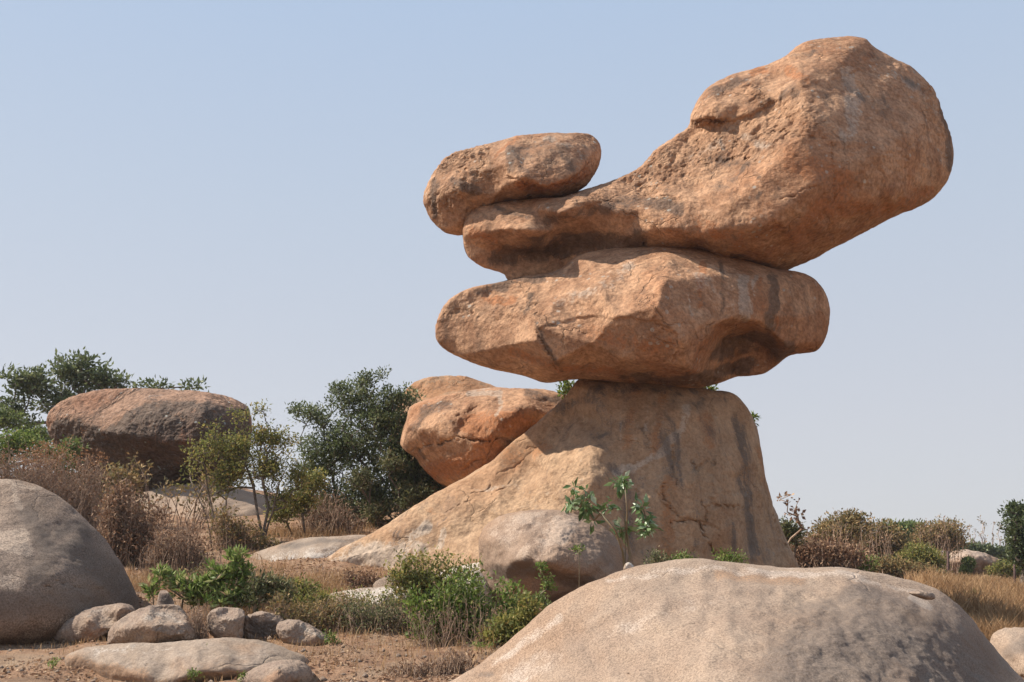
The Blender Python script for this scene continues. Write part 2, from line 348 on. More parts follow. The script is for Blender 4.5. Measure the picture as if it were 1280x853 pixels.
    uu = cx+rho[:, None]*(ol[None, :, 0]-cx); vv = cy+rho[:, None]*(ol[None, :, 1]-cy)
    uu = np.vstack([[cx], uu.reshape(-1, 1), [cx]])[:, 0]; vv = np.vstack([[cy], vv.reshape(-1, 1), [cy]])[:, 0]
    pp = np.concatenate([[1.], np.repeat(pr, nth), [-1.]])
    hh = samp(H, uu, vv); dep = np.where(pp > 0, hh*pp, back*pp)
    Vx = PA(uu, vv, Y-dep); K = len(ph)
    G = 1+np.arange(K*nth).reshape(K, nth); G2 = np.roll(G, -1, axis=1)
    T = [np.stack([G[:-1], G[1:], G2[1:]], -1).reshape(-1, 3), np.stack([G[:-1], G2[1:], G2[:-1]], -1).reshape(-1, 3),
         np.stack([np.zeros(nth, int), G[0], G2[0]], -1), np.stack([G[-1], np.full(nth, len(Vx)-1), G2[-1]], -1)]
    T = np.vstack(T)
    # orientation check + vertex normals
    fn = np.cross(Vx[T[:, 1]]-Vx[T[:, 0]], Vx[T[:, 2]]-Vx[T[:, 0]]); cen = Vx.mean(0)
    if ((Vx[T].mean(1)-cen)*fn).sum() < 0: T = T[:, ::-1].copy(); fn = -fn
    if cuts:
        rc = np.random.default_rng(seed); cc = Vx.mean(0)
        pl = [(-.25, -.3, .92), (.1, -.97, .12)]+[tuple(rc.normal(size=3)*[1, 1.1, .8]-[0, .5, -.25]) for _ in range(cuts)]
        for p_ in pl:
            p_ = np.array(p_)/np.linalg.norm(p_); s_ = (Vx-cc)@p_; lim = np.quantile(s_, .995)*(cutf+rc.uniform(-.06, .08))
            Vx = Vx-p_*(np.maximum(0, s_-lim)*.93)[:, None]
        fn = np.cross(Vx[T[:, 1]]-Vx[T[:, 0]], Vx[T[:, 2]]-Vx[T[:, 0]])
    N = np.zeros_like(Vx)
    for k_ in range(3): np.add.at(N, T[:, k_], fn)
    N /= np.linalg.norm(N, axis=1, keepdims=True)+1e-12
    st4 = np.stack([samp(S[..., i], uu, vv) for i in range(4)], 1)
    q = Vx+seed*13.7
    rgh = 1+2.2*st4[:, 3]
    d = amp*fbm(q*freq, 4, seed)+fine*rgh*fbm(q*freq*7, 4, seed+3, .6)
    if ridge: d += ridge*rgh*(fbm(q*freq*2.4, 4, seed+9, .55, ridged=True)-.2)
    dq = fbm(q*5.2, 2, seed+21); d -= st4[:, 3]*pit*np.clip(dq-.12, 0, 1)*2
    Vx = Vx+N*d[:, None]
    bz = Vx[:, 2].min(); loc = (float(Vx[:, 0].mean()), float(Y), float(bz))
    o = mesh_obj(name, Vx, T, mat, loc=loc, smooth=True, attrs={'stain_shade': ('FLOAT_COLOR', st4)}, parent=parent)
    if label: tag(o, label, cat, group)
    return o
GR = 'balancing boulders of the tall stack'
# --- the pedestal
rock('pedestal_rock', 'huge tan bedrock pedestal flaring to a long left slope under the balancing stack', 'rock',
 [(383, 716), (400, 705), (440, 681), (490, 653), (540, 621), (600, 586), (640, 556), (680, 521), (705, 498), (724, 474), (745, 464), (800, 466), (850, 471), (885, 484), (915, 492), (935, 515), (947, 545), (955, 590), (965, 630), (978, 665), (996, 706), (1005, 745), (950, 790), (700, 800), (520, 775), (420, 740)],
 20.3, [(760, 482, .9), (750, 500, 1.2), (850, 492, 1.0), (850, 520, 1.3), (905, 515, .7), (716, 515, .2), (690, 548, .2), (660, 580, .4), (716, 560, 1.4), (742, 600, 2.15), (735, 580, 1.9), (770, 545, 1.35), (800, 550, 1.4), (840, 540, 1.3), (800, 590, 1.55), (765, 600, 1.8), (850, 585, 1.45), (855, 600, 1.6), (770, 640, 1.85), (900, 590, 1.4), (935, 600, .8), (950, 650, .7), (905, 660, 1.45),
  (620, 615, .7), (700, 610, 1.6), (725, 630, 2.05), (650, 650, 1.5), (600, 670, 1.3), (540, 665, .8), (500, 690, .9), (450, 700, .6), (420, 712, .45), (760, 680, 2.0), (690, 680, 2.3), (840, 690, 1.75), (930, 700, 1.1), (975, 705, .5), (600, 720, 2.1), (500, 730, 1.4), (760, 760, 3.0), (900, 760, 2.4)],
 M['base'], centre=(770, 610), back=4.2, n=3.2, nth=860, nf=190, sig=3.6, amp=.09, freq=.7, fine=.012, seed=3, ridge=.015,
 cracks=[([(872, 650), (878, 668), (893, 690)], 2.2, .22), ([(868, 648), (845, 652), (838, 655)], 2, .12), ([(880, 652), (884, 640), (876, 625)], 1.8, .12), ([(832, 605), (832, 625), (840, 637), (850, 642)], 1.8, .12), ([(895, 632), (920, 631)], 2, .14), ([(865, 575), (872, 588), (883, 575), (895, 578)], 1.6, .12),
  ([(968, 640), (980, 665), (992, 692)], 2.4, .3), ([(950, 590), (960, 625), (975, 650)], 1.5, .1), ([(612, 606), (605, 612), (590, 619)], 1.6, .08), ([(640, 602), (630, 612), (618, 618)], 1.5, .08), ([(660, 560), (675, 562), (640, 585), (620, 598)], 1.8, .06), ([(560, 640), (575, 634), (590, 628)], 1.6, .07), ([(425, 716), (440, 700), (452, 692)], 1.6, .05), ([(440, 717), (455, 698)], 1.6, .05), ([(842, 560), (842, 590), (845, 603)], 2.5, .1), ([(790, 640), (800, 625), (795, 612)], 1.5, .06)],
 plates=[([(820, 600), (850, 575), (870, 590), (890, 620), (880, 650), (850, 645), (830, 630)], .06), ([(896, 560), (915, 570), (922, 600), (915, 632), (893, 632), (888, 600)], .07), ([(880, 650), (898, 660), (905, 700), (890, 700), (880, 670)], -.07)],
 stains_shade=[('D', [(700, 520), (745, 470), (920, 490), (960, 600), (1000, 710), (780, 700), (770, 610), (740, 590), (715, 560)], -1, .36), ('D', [(700, 510), (730, 500), (760, 485), (880, 490)], 14, .5), ('D', [(922, 520), (928, 560), (932, 640), (945, 690)], 10, .6), ('D', [(850, 545), (848, 580), (853, 620)], 5, .5), ('D', [(905, 620), (915, 690)], 12, .5), ('D', [(740, 520), (750, 580)], 18, .35),
  ('O', [(795, 490), (785, 560)], 16, .5), ('O', [(830, 490), (815, 570)], 12, .5), ('O', [(838, 600), (832, 690)], 14, .62), ('O', [(880, 520), (890, 570)], 18, .5), ('O', [(950, 560), (960, 620)], 8, .5), ('O', [(615, 560), (655, 575), (680, 560)], 22, .55), ('O', [(540, 640), (580, 620)], 16, .35),
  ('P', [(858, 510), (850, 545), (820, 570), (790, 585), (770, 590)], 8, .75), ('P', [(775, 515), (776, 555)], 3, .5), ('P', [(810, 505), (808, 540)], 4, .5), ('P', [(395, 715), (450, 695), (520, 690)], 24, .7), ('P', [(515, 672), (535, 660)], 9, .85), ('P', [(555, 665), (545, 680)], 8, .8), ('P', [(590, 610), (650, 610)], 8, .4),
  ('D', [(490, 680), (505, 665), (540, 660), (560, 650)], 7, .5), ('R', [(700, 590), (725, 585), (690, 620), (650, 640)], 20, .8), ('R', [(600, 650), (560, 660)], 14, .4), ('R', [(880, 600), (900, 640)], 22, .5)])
# --- middle stone
rock('balancing_boulder', 'wide faceted boulder lying directly on the pedestal, middle of the stack', 'boulder',
 [(545, 416), (549, 394), (565, 372), (590, 360), (628, 353), (665, 344), (698, 337), (720, 321), (745, 314), (790, 309), (832, 305), (870, 306), (920, 318), (965, 336), (1005, 342), (1026, 358), (1036, 385), (1034, 415), (1022, 438), (996, 443), (984, 447), (955, 467), (920, 471), (897, 479), (862, 485), (820, 480), (770, 477), (720, 474), (684, 478), (655, 470), (600, 457), (565, 441), (548, 428)],
 20., [(822, 383, 2.75), (838, 325, 1.7), (830, 352, 2.35), (851, 425, 2.65), (860, 462, 2.3), (862, 478, 1.1), (885, 345, 1.95), (885, 400, 2.3), (925, 345, 1.6), (928, 390, 1.9), (965, 350, 1.25), (962, 395, 1.45), (1005, 360, .8), (1005, 395, .95), (1024, 395, .55), (1010, 428, .75),
  (872, 438, 2.3), (888, 414, 2.2), (905, 402, 2.05), (930, 397, 1.85), (950, 402, 1.6), (966, 415, 1.25), (984, 434, .95), (905, 425, .75), (930, 420, .55), (890, 448, 1.1), (925, 448, .2), (955, 438, .3), (880, 466, 1.2), (915, 464, .15),
  (770, 395, 2.35), (750, 360, 1.75), (790, 330, 1.3), (745, 328, .95), (705, 345, .95), (700, 372, 1.35), (674, 408, 1.75), (664, 396, 1.35), (668, 425, 1.75), (640, 385, .95), (600, 400, .6), (575, 420, .4), (560, 400, .2), (640, 430, 1.25), (693, 452, 1.75), (605, 372, .25), (700, 464, 1.25), (780, 450, 2.1), (830, 454, 2.3), (780, 466, 1.1), (830, 470, 1.2), (740, 430, 2.0), (805, 425, 2.5), (630, 362, .3), (650, 365, .5), (600, 440, .75)],
 M['stack'], centre=(800, 400), back=2.3, n=5, edge=.4, nth=760, nf=230, sig=1., amp=.035, freq=.9, fine=.010, seed=11, pit=.07, ridge=.012,
 cracks=[([(672, 412), (678, 430), (695, 458)], 3, .1), ([(775, 462), (830, 468), (860, 462)], 2, .12), ([(820, 405), (845, 420), (850, 440), (835, 460)], 1.6, .06)],
 plates=[([(673, 413), (700, 402), (740, 396), (820, 400), (848, 420), (835, 462), (760, 460), (700, 455)], -.06)],
 stains_shade=[('D', [(672, 405), (680, 430), (700, 460)], 5, .7), ('D', [(965, 350), (962, 410)], 10, .95), ('D', [(903, 330), (903, 395)], 6, .6), ('D', [(600, 365), (640, 355), (680, 348)], 7, .7), ('D', [(555, 400), (560, 425)], 9, .4), ('D', [(900, 440), (940, 425), (985, 440)], 20, .75), ('D', [(860, 474), (900, 466), (940, 455)], 12, .9), ('D', [(780, 470), (870, 480)], 10, .7), ('D', [(860, 400), (870, 370)], 10, .45), ('D', [(665, 370), (660, 395)], 7, .6),  # arch, lower edge and under-arm D strokes: dark varnish plus painted-in shade
  ('P', [(860, 320), (960, 340), (962, 400), (930, 395), (900, 400), (860, 440)], -1, .33), ('P', [(928, 345), (930, 395)], 9, .8), ('P', [(945, 345), (938, 390)], 5, .7), ('P', [(1020, 355), (1018, 385)], 3, .6), ('P', [(790, 330), (750, 360), (700, 380)], 14, .45), ('P', [(865, 395), (860, 370)], 6, .6),
  ('O', [(878, 330), (875, 380)], 6, .9), ('O', [(972, 400), (972, 412)], 5, .9), ('O', [(610, 375), (640, 375)], 12, .6), ('O', [(640, 440), (700, 460), (780, 465)], 10, .6), ('O', [(740, 420), (830, 430)], 26, .5), ('O', [(860, 470), (880, 430), (905, 410)], 8, .6), ('O', [(950, 350), (952, 390)], 5, .6),
  ('R', [(560, 390), (600, 390), (650, 390)], 22, .6), ('R', [(665, 370), (672, 400)], 12, .9)])
# --- top boulder
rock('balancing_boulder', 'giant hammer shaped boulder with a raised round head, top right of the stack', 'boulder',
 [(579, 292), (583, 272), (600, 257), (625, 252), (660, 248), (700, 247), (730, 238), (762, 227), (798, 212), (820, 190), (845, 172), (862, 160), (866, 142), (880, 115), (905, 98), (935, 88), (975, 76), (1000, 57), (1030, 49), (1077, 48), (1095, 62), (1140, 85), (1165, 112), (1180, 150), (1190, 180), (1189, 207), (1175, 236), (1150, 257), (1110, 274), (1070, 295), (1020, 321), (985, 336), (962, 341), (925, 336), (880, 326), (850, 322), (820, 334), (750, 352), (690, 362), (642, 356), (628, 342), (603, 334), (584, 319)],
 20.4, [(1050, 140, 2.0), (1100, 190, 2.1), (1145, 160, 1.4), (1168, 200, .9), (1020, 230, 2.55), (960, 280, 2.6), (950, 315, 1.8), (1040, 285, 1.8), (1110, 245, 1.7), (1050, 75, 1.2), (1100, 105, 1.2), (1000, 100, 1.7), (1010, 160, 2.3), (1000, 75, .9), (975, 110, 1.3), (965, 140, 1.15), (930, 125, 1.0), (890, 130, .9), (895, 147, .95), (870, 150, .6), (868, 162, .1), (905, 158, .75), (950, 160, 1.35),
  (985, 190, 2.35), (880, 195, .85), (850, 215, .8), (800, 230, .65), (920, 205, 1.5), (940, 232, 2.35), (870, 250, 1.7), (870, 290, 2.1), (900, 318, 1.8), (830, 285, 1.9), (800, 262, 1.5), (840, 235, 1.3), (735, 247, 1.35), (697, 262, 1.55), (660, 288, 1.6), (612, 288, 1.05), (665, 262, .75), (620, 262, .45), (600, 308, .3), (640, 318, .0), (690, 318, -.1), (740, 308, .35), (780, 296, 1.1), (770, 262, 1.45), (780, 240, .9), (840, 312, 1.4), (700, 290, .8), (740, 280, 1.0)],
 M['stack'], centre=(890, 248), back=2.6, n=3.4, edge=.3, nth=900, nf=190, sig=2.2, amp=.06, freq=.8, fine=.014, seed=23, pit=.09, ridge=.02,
 cracks=[([(862, 153), (880, 151), (897, 150), (905, 152)], 3, .45), ([(992, 165), (1008, 172)], 1.5, .1), ([(1012, 169), (1032, 173)], 1.6, .12), ([(1043, 180), (1042, 205), (1046, 225), (1042, 250)], 1.8, .1), ([(1020, 233), (1000, 240), (975, 250)], 1.8, .1), ([(1120, 190), (1135, 198)], 1.5, .1), ([(1103, 187), (1125, 195)], 1.4, .07), ([(965, 163), (985, 165)], 2.5, .16), ([(895, 200), (930, 195), (945, 200)], 2.5, .12), ([(803, 302), (805, 312)], 1.5, .15), ([(740, 255), (800, 240), (850, 250)], 3, .08)],
 plates=[([(868, 155), (885, 110), (930, 92), (980, 100), (975, 125), (930, 145), (905, 152)], .12), ([(985, 70), (1080, 60), (1100, 80), (1000, 110)], .08)],
 stains_shade=[('D', [(890, 200), (930, 205), (900, 235)], 14, .5), ('D', [(940, 210), (960, 235), (945, 245)], 7, .5), ('D', [(1175, 130), (1188, 170), (1185, 210)], 9, .6), ('D', [(1125, 92), (1155, 115)], 8, .45), ('D', [(990, 70), (1050, 60), (1100, 75)], 9, .45), ('D', [(880, 120), (930, 100)], 10, .6), ('D', [(690, 275), (800, 250), (850, 262)], 14, .7), ('D', [(620, 322), (690, 312), (740, 304), (800, 300)], 18, .8), ('D', [(735, 262), (785, 258)], 9, .6), ('D', [(1000, 120), (1060, 110), (1130, 150)], 22, .42), ('D', [(960, 330), (920, 325)], 10, .6), ('D', [(620, 262), (660, 270)], 6, .5), ('D', [(1170, 200), (1150, 240)], 10, .35), ('D', [(930, 130), (985, 120)], 12, .45),  # D strokes below the arm: dark varnish with underside shade painted in
  ('O', [(1000, 200), (1060, 230), (1000, 290)], 30, .6), ('O', [(1050, 260), (1110, 265), (1160, 240)], 16, .6), ('O', [(985, 90), (1010, 100)], 12, .6), ('O', [(940, 92), (955, 88)], 8, .7), ('O', [(870, 280), (920, 300)], 24, .45), ('O', [(590, 290), (620, 300)], 10, .6), ('O', [(1080, 75), (1090, 70)], 8, .6),
  ('P', [(1060, 90), (1070, 130), (1060, 170)], 18, .55), ('P', [(1085, 230), (1095, 200)], 14, .4), ('P', [(1120, 92), (1150, 112), (1170, 140)], 9, .5), ('P', [(930, 170), (960, 185)], 12, .5), ('P', [(840, 215), (900, 180)], 14, .4), ('P', [(820, 290), (860, 280)], 10, .4),
  ('R', [(800, 225), (850, 205), (900, 175), (960, 170), (990, 150)], 30, 1.), ('R', [(750, 245), (720, 255)], 10, .7), ('R', [(940, 110), (960, 140)], 14, .8), ('R', [(1160, 110), (1180, 160)], 14, .6)])
# --- small upper left boulder
rock('balancing_boulder', 'small flat topped boulder perched on the upper left arm of the stack', 'boulder',
 [(529, 250), (535, 230), (550, 206), (573, 191), (610, 181), (640, 172), (665, 168), (705, 167), (735, 168), (748, 178), (751, 195), (745, 215), (731, 233), (712, 244), (690, 250), (650, 256), (615, 266), (600, 280), (590, 291), (575, 294), (555, 289), (539, 274)],
 20.9, [(640, 182, 1.0), (634, 205, 1.4), (650, 222, 1.75), (682, 235, 1.7), (715, 220, 1.45), (700, 178, .95), (738, 195, .8), (732, 178, .5), (600, 212, 1.0), (565, 240, 1.0), (545, 255, .5), (575, 275, .7), (620, 245, 1.0), (680, 238, 1.1), (600, 195, .7), (560, 215, .5)],
 M['stack'], back=1.7, n=3.8, edge=.25, nth=520, nf=100, sig=1.6, amp=.035, freq=1.3, fine=.012, seed=31, pit=.09, ridge=.02,
 cracks=[([(635, 222), (655, 226), (680, 238), (710, 228), (740, 205)], 2, .12), ([(585, 205), (575, 215)], 2.5, .15)],
 plates=[([(640, 178), (665, 168), (740, 170), (745, 195), (720, 220), (680, 236), (640, 220), (632, 200)], -.04)],
 stains_shade=[('D', [(638, 200), (648, 178), (668, 170), (735, 171), (742, 195), (722, 215), (705, 222), (680, 234), (655, 222), (640, 220)], -1, .42), ('D', [(640, 188), (640, 215)], 7, .7), ('D', [(570, 230), (600, 240)], 12, .7), ('D', [(545, 230), (540, 270)], 10, .6), ('D', [(615, 205), (610, 220)], 12, .5), ('D', [(600, 262), (660, 248)], 8, .7), ('P', [(680, 175), (710, 180), (725, 195)], 5, .55), ('O', [(650, 230), (680, 240), (735, 215)], 7, .8), ('O', [(650, 172), (620, 200)], 6, .6), ('R', [(560, 200), (600, 195), (585, 230), (550, 250)], 20, 1.)])
# --- rocks behind the pedestal
rock('boulder', 'cracked orange boulder leaning out behind the left slope of the pedestal', 'boulder',
 [(496, 540), (502, 520), (518, 506), (545, 497), (580, 490), (620, 486), (665, 486), (700, 492), (725, 505), (735, 560), (700, 640), (640, 668), (590, 655), (570, 620), (562, 609), (545, 600), (528, 582), (518, 570), (505, 560)],
 24.2, [(530, 530, 1.4), (515, 545, 1.), (560, 520, 1.6), (600, 500, 1.2), (620, 520, 2.0), (650, 510, 1.9), (690, 520, 1.3), (570, 552, 1.7), (620, 552, 2.1), (560, 575, 1.3), (540, 578, .8), (600, 590, 1.7), (660, 560, 1.5)],
 M['stack'], centre=(610, 560), back=3, n=3.6, nth=460, nf=100, sig=2, cuts=5, cutf=.98, amp=.06, freq=.9, fine=.014, seed=41, ridge=.03,
 cracks=[([(515, 565), (528, 560), (545, 554), (575, 549), (600, 550), (640, 552)], 2, .2), ([(575, 590), (600, 575), (615, 565)], 1.8, .12), ([(600, 507), (570, 520)], 2, .06)],
 stains_shade=[('D', [(515, 535), (530, 515), (560, 505)], 11, .7), ('D', [(560, 520), (575, 545)], 9, .4), ('D', [(660, 492), (700, 500)], 9, .6), ('D', [(520, 562), (530, 570)], 5, .6), ('P', [(585, 492), (625, 490)], 5, .9), ('P', [(625, 495), (620, 520)], 5, .6), ('O', [(540, 590), (620, 570), (590, 530), (660, 530)], 22, .8), ('R', [(580, 530), (610, 545)], 20, .5), ('R', [(550, 580), (600, 580)], 18, .5)])
rock('boulder', 'smooth sunlit orange boulder peeking above the cracked one behind the pedestal', 'boulder',
 [(494, 515), (505, 490), (520, 477), (542, 470), (578, 470), (608, 479), (640, 496), (660, 540), (640, 640), (560, 670), (500, 640), (486, 570)],
 28, [(540, 500, 1.5), (600, 500, 1.4), (570, 480, .7), (560, 560, 2.2), (600, 620, 2.4), (510, 520, 1.2)],
 M['base'], back=3, n=2.3, nth=260, nf=60, sig=5, amp=.08, freq=.8, fine=.02, seed=47, ridge=.02,
 stains_shade=[('O', [(520, 490), (580, 480), (610, 490)], 20, .8), ('O', [(540, 530)], 60, .5)])
# --- left rear boulder on its slab
rock('boulder', 'dark faced boulder with a pinkish sunlit top resting on a slab at far left', 'boulder',
 [(59, 528), (66, 513), (90, 497), (122, 488), (160, 486), (195, 487), (230, 488), (270, 493), (300, 502), (312, 515), (314, 540), (310, 570), (297, 600), (255, 614), (200, 622), (140, 610), (95, 585), (68, 555)],
 30, [(150, 540, 2.0), (128, 538, 1.5), (95, 524, 1.1), (165, 518, 1.7), (186, 500, 1.5), (225, 499, 1.5), (255, 504, 1.9), (300, 514, 1.1), (240, 550, 2.2), (290, 560, 1.5), (200, 550, 2.2), (140, 505, .7), (110, 505, .5), (90, 510, .4), (230, 580, 1.5), (160, 565, 1.2), (210, 592, .8), (250, 594, .8)],
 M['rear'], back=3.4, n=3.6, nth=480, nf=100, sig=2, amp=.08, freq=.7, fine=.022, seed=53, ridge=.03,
 stains_shade=[('D', [(62, 530), (95, 521), (130, 538), (160, 520), (185, 499), (230, 498), (255, 503), (312, 512), (316, 600), (250, 610), (200, 625), (130, 610), (80, 580), (58, 555)], -1, .8), ('O', [(190, 560), (230, 565), (235, 540)], 16, .9), ('O', [(180, 572), (220, 572)], 9, 1.), ('D', [(90, 540), (130, 550)], 12, .8),  # D polygon paints the shaded front facet, along with its black staining
  ('D', [(265, 520), (290, 560)], 22, .8), ('P', [(100, 500), (150, 495), (220, 492), (290, 502)], 6, .3), ('R', [(80, 535), (130, 550), (180, 540), (290, 540)], 24, .8)])  # P line paints the sunlit top brighter
rock('rock_slab', 'broad sunlit rock slab sloping below the dark faced left boulder', 'rock',
 [(95, 655), (125, 635), (160, 622), (205, 611), (260, 607), (310, 614), (345, 628), (368, 648), (385, 680), (300, 700), (150, 700), (90, 685)],
 28.5, [(150, 650, 1.8), (250, 640, 2.2), (320, 650, 1.8), (240, 670, 2.8), (240, 615, .8), (160, 630, .7), (340, 660, 1.5)],
 M['dome'], back=4.5, n=2.2, nth=260, nf=60, sig=6, amp=.1, freq=.6, fine=.02, seed=57)
# --- domes
rock('rock_dome', 'large rounded grey rock dome rising at the left edge, crossed by a wavy crack', 'rock',
 [(-300, 740), (-250, 660), (-160, 615), (-70, 598), (0, 598), (30, 601), (60, 611), (92, 631), (122, 662), (148, 699), (165, 732), (174, 762), (168, 800), (100, 835), (0, 850), (-150, 850), (-280, 820)],
 16, [(0, 640, .8), (50, 650, .8), (100, 690, 1.1), (140, 730, .9), (0, 700, 1.7), (60, 720, 1.7), (100, 750, 1.7), (160, 765, .7), (0, 760, 2.1), (0, 810, 2.3), (90, 795, 1.9), (140, 785, 1.2), (-120, 700, 1.9), (-120, 800, 2.4), (-230, 740, 1.2), (-100, 630, .6)],
 M['domeleft'], centre=(-40, 725), back=3.2, n=2.1, nth=420, nf=130, sig=9, amp=.07, freq=.7, fine=.01, seed=61, ridge=.012,
 cracks=[([(50, 735), (75, 728), (95, 737), (120, 734), (137, 733)], 1.6, .07), ([(75, 728), (70, 722)], 1.2, .04)],
 stains_shade=[('P', [(15, 606), (24, 635)], 5, .8), ('P', [(-60, 672), (0, 668), (30, 660), (38, 672), (41, 690), (33, 697), (0, 690), (-60, 700)], -1, .9), ('P', [(-60, 715), (0, 716), (24, 718), (33, 730), (26, 736), (-60, 738)], -1, .9), ('P', [(10, 625), (20, 610), (30, 632), (22, 638)], -1, .6), ('P', [(0, 602), (50, 608)], 7, .5), ('D', [(72, 665), (95, 655), (110, 670), (80, 690)], 13, .75), ('D', [(100, 690), (140, 720), (160, 745)], 30, .7), ('D', [(-20, 760), (60, 755), (120, 750)], 34, .5), ('D', [(35, 640), (60, 690), (45, 720)], 24, .6), ('P', [(60, 780), (110, 770), (150, 760)], 14, .5), ('P', [(0, 800), (80, 785), (140, 765)], 10, .45), ('R', [(60, 680), (140, 730)], 40, .4)])
rock('rock_dome', 'wide pale speckled rock dome filling the bottom right foreground', 'rock',
 [(470, 960), (510, 895), (562, 853), (605, 824), (650, 789), (690, 757), (730, 733), (780, 712), (830, 704), (880, 702), (940, 705), (1000, 710), (1060, 712), (1110, 719), (1160, 734), (1197, 757), (1228, 791), (1257, 826), (1290, 862), (1335, 930), (1350, 1030), (1300, 1110), (1050, 1150), (750, 1150), (550, 1090), (480, 1020)],
 8., [(700, 800, .75), (620, 850, .7), (780, 750, .8), (900, 730, .75), (1000, 735, .8), (1090, 726, .5), (1075, 737, .9), (1150, 748, .65), (1165, 765, 1.0), (900, 790, 1.6), (1000, 800, 1.65), (1100, 790, 1.62), (1170, 800, 1.5), (1205, 805, 1.3), (1240, 855, 1.45), (750, 853, 1.5), (900, 870, 2.15), (1080, 870, 2.25), (900, 1000, 2.7), (1100, 1000, 2.75), (700, 1000, 2.), (1250, 950, 2.1), (1150, 870, 2.2)],
 M['dome'], centre=(920, 880), back=2.6, n=2.15, nth=900, nf=300, sig=7, amp=.05, freq=.9, fine=.007, seed=71, ridge=.009,
 cracks=[([(778, 838), (790, 842), (797, 834)], 1.6, .03), ([(726, 777), (732, 774)], 1.6, .025), ([(833, 771), (840, 760)], 1.4, .015), ([(765, 770), (785, 757)], 1.2, .012), ([(1060, 728), (1078, 735)], 3, .03), ([(752, 816), (758, 806)], 1.2, .012), ([(880, 760), (905, 772), (950, 776), (985, 790)], 1.2, .02), ([(690, 835), (720, 815), (730, 795)], 1.2, .015), ([(1010, 750), (1045, 772), (1060, 800)], 1.4, .02), ([(1150, 780), (1180, 812), (1190, 845)], 1.4, .02)],
 plates=[([(800, 760), (850, 742), (900, 748), (880, 775), (830, 782)], .008), ([(950, 800), (1030, 790), (1080, 815), (1050, 850), (970, 840)], .012), ([(680, 800), (730, 780), (760, 800), (720, 830)], .007), ([(1052, 735), (1078, 727), (1110, 733), (1140, 748), (1142, 762), (1175, 775), (1260, 870), (1000, 900), (1000, 780)], .02)],
 stains_shade=[('D', [(1055, 745), (1075, 738), (1110, 747), (1140, 764)], 14, .9), ('D', [(990, 770), (1040, 755)], 20, .5), ('D', [(860, 800), (900, 790)], 20, .3), ('D', [(1000, 850), (1060, 810), (1120, 800), (1200, 840)], 70, .95), ('D', [(560, 853), (700, 757), (830, 712), (1060, 720), (1200, 765), (1290, 870), (1200, 1000), (600, 950)], -1, .27), ('P', [(640, 850), (760, 790), (900, 745)], 26, .4), ('D', [(1000, 760), (1080, 760)], 22, .45), ('D', [(950, 853), (1100, 900)], 50, .45), ('D', [(1230, 800), (1260, 840)], 18, .5), ('D', [(810, 740), (830, 745)], 10, .35), ('P', [(760, 725), (900, 712), (1050, 718), (1150, 742)], 9, .5), ('P', [(1140, 750), (1160, 760)], 8, .8), ('P', [(620, 830), (700, 775)], 12, .5), ('O', [(900, 720), (1000, 722)], 14, .6), ('D', [(600, 845), (615, 842)], 6, .6), ('R', [(1000, 780), (1100, 800), (1200, 850), (1000, 870)], 60, .9)])
rock('stone_flake', 'thin loose flake of rock lying on the right shoulder of the foreground dome', 'stone',
 [(1136, 741), (1150, 738), (1165, 741), (1169, 748), (1160, 750), (1148, 747)], 7.25, [(1150, 743, .09), (1160, 746, .1)], M['stone'], back=.1, n=3, nth=60, nf=14, sig=1, amp=.004, freq=5, fine=.003, seed=72)
rock('rock', 'pale rock shouldering up behind the dome at the bottom right corner', 'rock',
 [(1236, 800), (1250, 787), (1275, 785), (1320, 786), (1370, 800), (1390, 850), (1370, 900), (1290, 900), (1240, 850)], 11, [(1262, 800, .5), (1300, 800, .6), (1290, 840, .9), (1330, 850, .9)], M['dome'], back=1, n=2.4, nth=200, nf=50, sig=3, amp=.03, freq=2, fine=.01, seed=74,
 stains_shade=[('D', [(1262, 815), (1290, 800), (1300, 840)], 14, .7)])
rock('boulder', 'rounded brown boulder with a dark undercut front, nestled at the foot of the pedestal', 'boulder',
 [(599, 695), (601, 668), (620, 649), (650, 639), (690, 637), (725, 645), (755, 660), (777, 682), (792, 710), (795, 745), (760, 775), (700, 785), (640, 775), (610, 748), (602, 722)],
 17.2, [(620, 680, 1.0), (660, 665, 1.1), (700, 670, 1.3), (750, 690, 1.1), (640, 700, 1.45), (690, 703, 1.7), (730, 712, 1.5), (770, 720, .9), (640, 716, 1.1), (690, 718, 1.2), (730, 730, 1.2), (650, 740, 1.0), (700, 750, 1.05), (615, 720, .7)],
 M['smallb'], back=1.7, n=2.4, nth=360, nf=90, sig=4, amp=.05, freq=1.2, fine=.014, seed=77, ridge=.01,
 stains_shade=[('P', [(625, 665), (660, 652), (710, 660), (660, 690)], 24, .55), ('O', [(640, 740), (660, 735)], 12, .6), ('D', [(620, 715), (660, 712), (740, 730)], 12, .8), ('D', [(750, 690), (775, 710)], 14, .4), ('R', [(700, 690)], 50, .4)])  # D stroke along the undercut paints the recess shade into the colour
